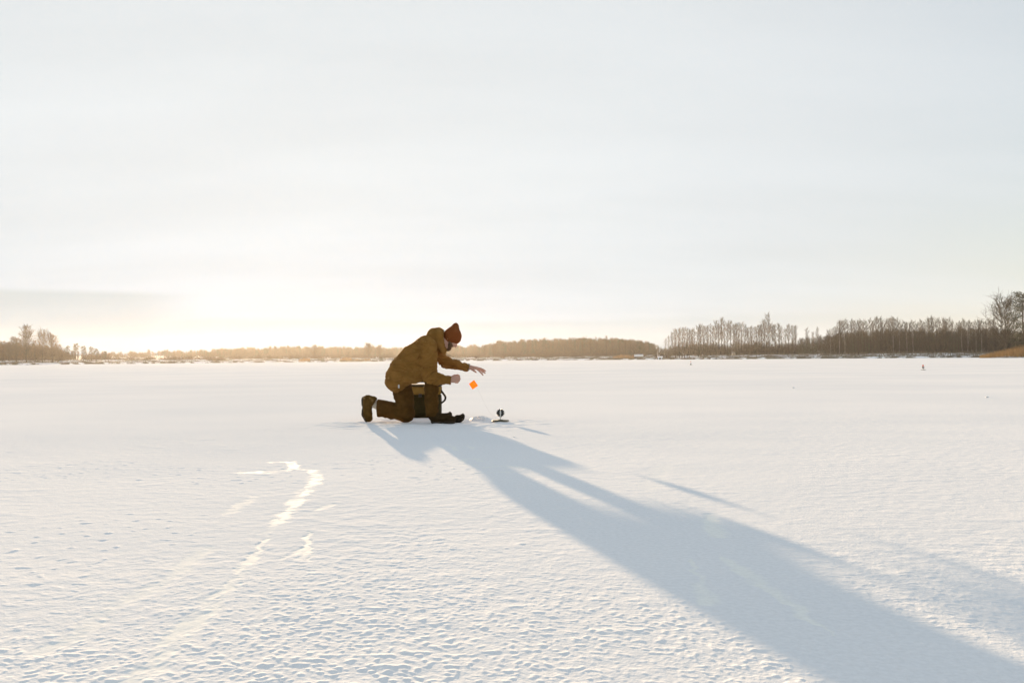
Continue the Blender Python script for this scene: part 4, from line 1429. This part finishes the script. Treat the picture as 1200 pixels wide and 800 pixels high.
# ------------------------------------------------------------------ gloves lying on the snow
def glove(name, label, px0, px1, py_top, Yg, rot):
    c0 = at((px0 + px1) / 2, 490, Yg); c0[2] = 0
    L_ = (px1 - px0) * Yg / F_PX; hgt = at(520, py_top, Yg)[2]
    o = empty(name, c0, label, 'glove', 'black gloves lying on the snow', rot)
    S = Sdf((-L_ * .75, -.12, -.01), (L_ * .75, .12, hgt + .03), .004)
    r = hgt * .42
    S.chain([((-L_ * .5 + r, 0, r), r), ((-L_ * .1, .0, r * .95), r * .95), ((L_ * .08, .0, r), r * .9)], .015)
    S.chain([((L_ * .05, 0, r * 1.1), r * .9), ((L_ * .5 - r * .8, .01, hgt - r * .85), r * .8)], .01)
    for i in range(4):
        yy = -.033 + .022 * i
        S.chain([((-L_ * .1, yy, r * .9), .014), ((-L_ * .42, yy * 1.4, r * .75), .013), ((-L_ * .55, yy * 1.5, .014), .012)], .006)
    S.chain([((L_ * .05, -.04, r * .9), .016), ((-L_ * .15, -.075, r * .6), .014), ((-L_ * .3, -.08, .014), .012)], .008)
    S.cone((L_ * .40, .012, hgt - r * .9), (L_ * .62, .014, hgt - r * .7), r * .5, r * .62, 0, 'cut')
    S.cut(lambda Pn: -.003 - Pn[..., 2])
    V, Q = S.mesh('hand_part'); V = relax(V, Q, 1); V = folds(V, Q, .003, 35)
    link('hand_part', tri_mesh('hand_part', V, Q, True), M['glove'], o)
    S = Sdf((-L_ * .75, -.12, -.01), (L_ * .75, .12, hgt + .03), .004)
    S.cone((L_ * .24, .005, hgt * .62), (L_ * .32, .006, hgt * .65), r * 1.0, r * 1.0, .004)
    S.cut(lambda Pn: np.maximum(-.002 - Pn[..., 2], np.maximum(L_ * .24 - Pn[..., 0], Pn[..., 0] - L_ * .34)))
    V, Q = S.mesh('cuff'); V = relax(V, Q, 1)
    link('cuff', tri_mesh('cuff', V, Q, True), M['strap'], o)
    return o


glove('glove', 'black glove at the tip of the front boot, its cuff standing up', 531.5, 545.5, 484.8, 9.82, .12)
glove('glove', 'black glove farther back, between the front boot and the bag', 514.5, 530.5, 482.6, 10.35, -.1)

# heap of ice shavings scraped from the hole
def heap(name, label, px0, px1, py0, py1, hgt, rough, seed):
    c = ground((px0 + px1) / 2, (py0 + py1) / 2); a = (px1 - px0) * c[1] / F_PX / 2
    b = max(.10, abs(ground(px0, py0)[1] - ground(px0, py1)[1]) / 2)
    n = 90
    u = np.linspace(-1.1, 1.1, n)
    U, W = np.meshgrid(u, u, indexing='ij')
    rr = np.hypot(U, W) + .25 * perlin(U * 2.2 + seed, W * 2.2)
    Z = hgt * sstep(1.0, .1, rr) * (.55 + .75 * np.clip(perlin(U * 3.1 + seed, W * 3.1 + 4) + .4, 0, 1)) + rough * perlin(U * 9, W * 9 + seed) * sstep(1.0, .6, rr) + rough * .6 * perlin(U * 22, W * 22 + seed) * sstep(1.0, .6, rr) - .012
    V = np.stack([U * a, W * b, Z], -1).reshape(-1, 3)
    i = np.arange(n - 1)[:, None]; j = np.arange(n - 1)[None, :]
    Q = np.stack([i * n + j, (i + 1) * n + j, (i + 1) * n + j + 1, i * n + j + 1], -1).reshape(-1, 4)
    o = link(name, tri_mesh(name, V, Q, True), M['clod'])
    o.location = (c[0], c[1], 0)
    tag(o, label, 'snow heap')


heap('snow_heap', 'low heap of scraped snow between the glove and the flag device', 545, 580, 488.5, 494, .055, .010, 2.0)

# ------------------------------------------------------------------ ice fishing flag devices
def lathe(prof, n=32):
    prof = np.array(prof, float); k = len(prof)
    a = np.arange(n) * 2 * PI / n
    V = np.stack([prof[:, 0][:, None] * np.cos(a), prof[:, 0][:, None] * np.sin(a), np.repeat(prof[:, 1][:, None], n, 1)], -1).reshape(-1, 3)
    Q = []
    for i in range(k - 1):
        for j in range(n):
            j2 = (j + 1) % n
            Q.append((i * n + j, i * n + j2, (i + 1) * n + j2, (i + 1) * n + j))
    return V, np.array(Q)


def tip_up(loc, label, flag_corners=None, wire=None, flag_mat=None, s=1.0, group='ice fishing flag devices set on the lake'):
    r = empty('tip_up', loc, label, 'fishing flag', group)
    V, Q = lathe([(.001, .004), (.092, .002), (.100, .006), (.100, .012), (.094, .016), (.03, .017), (.028, .022), (.001, .022)])
    link('base_disc', tri_mesh('base_disc', V * s, Q, True), M['disc'], r)
    bevel(box('post', np.array((-.0065, -.016, .012)) * s, np.array((.0065, -.004, .128)) * s, M['post'], r), .002 * s)
    # reel: toothed spool
    nT = 14; ring = []
    for i in range(nT * 4):
        a = i * 2 * PI / (nT * 4)
        rr = .049 if (i % 4) in (0, 1) else .0405
        ring.append((rr * math.cos(a), rr * math.sin(a)))
    Vr = [(x * s, .002 * s, (z + .098) * s) for x, z in ring] + [(x * s, .020 * s, (z + .098) * s) for x, z in ring]
    k = len(ring)
    me = bpy.data.meshes.new('reel')
    me.from_pydata(Vr, [], [tuple(range(k)), tuple(range(2 * k - 1, k - 1, -1))] + [(i + k, (i + 1) % k + k, (i + 1) % k, i) for i in range(k)])
    me.update()
    reel = link('reel', me, M['reel'], r)
    hubv, hubq = lathe([(.001, .0), (.012, .0), (.012, .012), (.001, .012)], 16)
    hubv = np.stack([hubv[:, 0], -.004 + hubv[:, 2] - .006, hubv[:, 1] + .098], 1)
    link('hub', tri_mesh('hub', hubv * s, hubq[:, ::-1], True), M['steel'], reel)
    if wire is not None:
        g = Geo(); t = np.linspace(0, 1, len(wire)); tt = np.linspace(0, 1, 30); w = np.array(wire, float)
        q = np.stack([np.interp(tt, t, w[:, c]) for c in range(3)], 1)
        for _ in range(8): q[1:-1] = .5 * q[1:-1] + .25 * (q[:-2] + q[2:])
        g.tube(q, np.full(30, .0007), 5)
        v, f = g.arrays()
        link('flag_wire', tri_mesh('flag_wire', v, f, True), M['post'], r)
    if flag_corners is not None:
        c = np.array(flag_corners, float); n = np.cross(c[1] - c[0], c[3] - c[0]); n /= np.linalg.norm(n)
        g = 9; uu = np.linspace(0, 1, g)
        U, W = np.meshgrid(uu, uu, indexing='ij')
        G = (c[0] * ((1 - U) * (1 - W))[..., None] + c[1] * (U * (1 - W))[..., None] + c[2] * (U * W)[..., None] + c[3] * ((1 - U) * W)[..., None])
        G = G + n * (.004 * np.sin(U * 3.0) * np.cos(W * 2.0))[..., None]
        V = np.concatenate([G.reshape(-1, 3) - n * .0006, G.reshape(-1, 3) + n * .0006])
        i = np.arange(g - 1)[:, None]; j = np.arange(g - 1)[None, :]
        q = np.stack([i * g + j, (i + 1) * g + j, (i + 1) * g + j + 1, i * g + j + 1], -1).reshape(-1, 4)
        Qf = [q, q[:, ::-1] + g * g]
        rim = [k_ for k_ in range(g)] + [k_ * g + g - 1 for k_ in range(1, g)] + [(g - 1) * g + k_ for k_ in range(g - 2, -1, -1)] + [k_ * g for k_ in range(g - 2, 0, -1)]
        Qf.append(np.array([(rim[a], rim[(a + 1) % len(rim)], rim[(a + 1) % len(rim)] + g * g, rim[a] + g * g) for a in range(len(rim))]))
        link('flag', tri_mesh('flag', V, np.concatenate(Qf), True), flag_mat, r)
    return r


tl = ground(586.5, 494.1); tl[2] = .004
TY = tl[1]
fc = [at(a, b, TY) - tl for a, b in [(549.6, 449.6), (555.6, 445.0), (560.2, 451.8), (553.8, 456.2)]]
wr = [np.array([.0, -.01, .03]), np.array([-.02, 0, .02])] + [at(a, b, TY) - tl for a, b in [(577, 488), (571, 479), (566, 469), (562, 459), (558.6, 453.0), (554.6, 448.0)]]
tip_up(tl, 'nearest flag device with black toothed reel, its orange flag below the open hand', fc, wr, M['flag_orange'])
for px_, py_, sc, hgt, lab in [(1082, 433.4, 1.25, .24, 'far flag device with a red flag on the open snow at the right'),
                               (809.6, 427.9, 1.4, .36, 'tiny distant flag device below the row of tall bare trees')]:
    q = ground(px_, py_); q[2] = .003
    h = hgt
    fl = [(-.045, .03, h + .01), (.03, .03, h + .03), (.05, .03, h - .045), (-.025, .03, h - .065)]
    wi = [(0, -.01, .05), (.01, .0, h * .5), (.02, .02, h - .05), (.0, .03, h)]
    t_ = tip_up(q, lab, fl, wi, M['flag_red'], sc)

# loose clods of snow that lie alone on the open crust
def clod(px_, py_, size, label, seed):
    c = ground(px_, py_)
    S = Sdf((-.2 * size * 6, -.2 * size * 6, -.02), (.2 * size * 6, .2 * size * 6, .2 * size * 4), size * .09)
    g = random.Random(seed)
    for i in range(6):
        S.ell((g.uniform(-.6, .6) * size, g.uniform(-.4, .4) * size, g.uniform(.05, .4) * size), (size * g.uniform(.3, .55), size * g.uniform(.3, .5), size * g.uniform(.2, .38)), size * .15)
    V, Q = S.mesh('c'); V = folds(V, Q, size * .06, 2.0 / size, (1, 1, 1), seed)
    o = link('snow_clod', tri_mesh('snow_clod', V, Q, True), M['clod'])
    o.location = (c[0], c[1], 0)
    tag(o, label, 'snow clod', 'clods lying on the open snow')


clod(602.5, 512.3, .012, 'small clod on the snow just below the nearest flag device', 1)
clod(929.5, 454.6, .04, 'grey clod far out on the snow below the gap in the trees', 2)
clod(1157, 465.6, .03, 'grey clod on the snow near the right edge, below the reeds', 3)

# ------------------------------------------------------------------ render settings
scene.view_settings.view_transform = 'Standard'
scene.view_settings.look = 'None'
scene.view_settings.gamma = 1.0
scene.view_settings.use_curve_mapping = False
scene.view_settings.exposure = 1.90
scene.cycles.use_denoising = True
scene.cycles.max_bounces = 6
scene.cycles.diffuse_bounces = 3
scene.cycles.volume_bounces = 1
scene.cycles.transparent_max_bounces = 8
scene.cycles.sample_clamp_indirect = 8
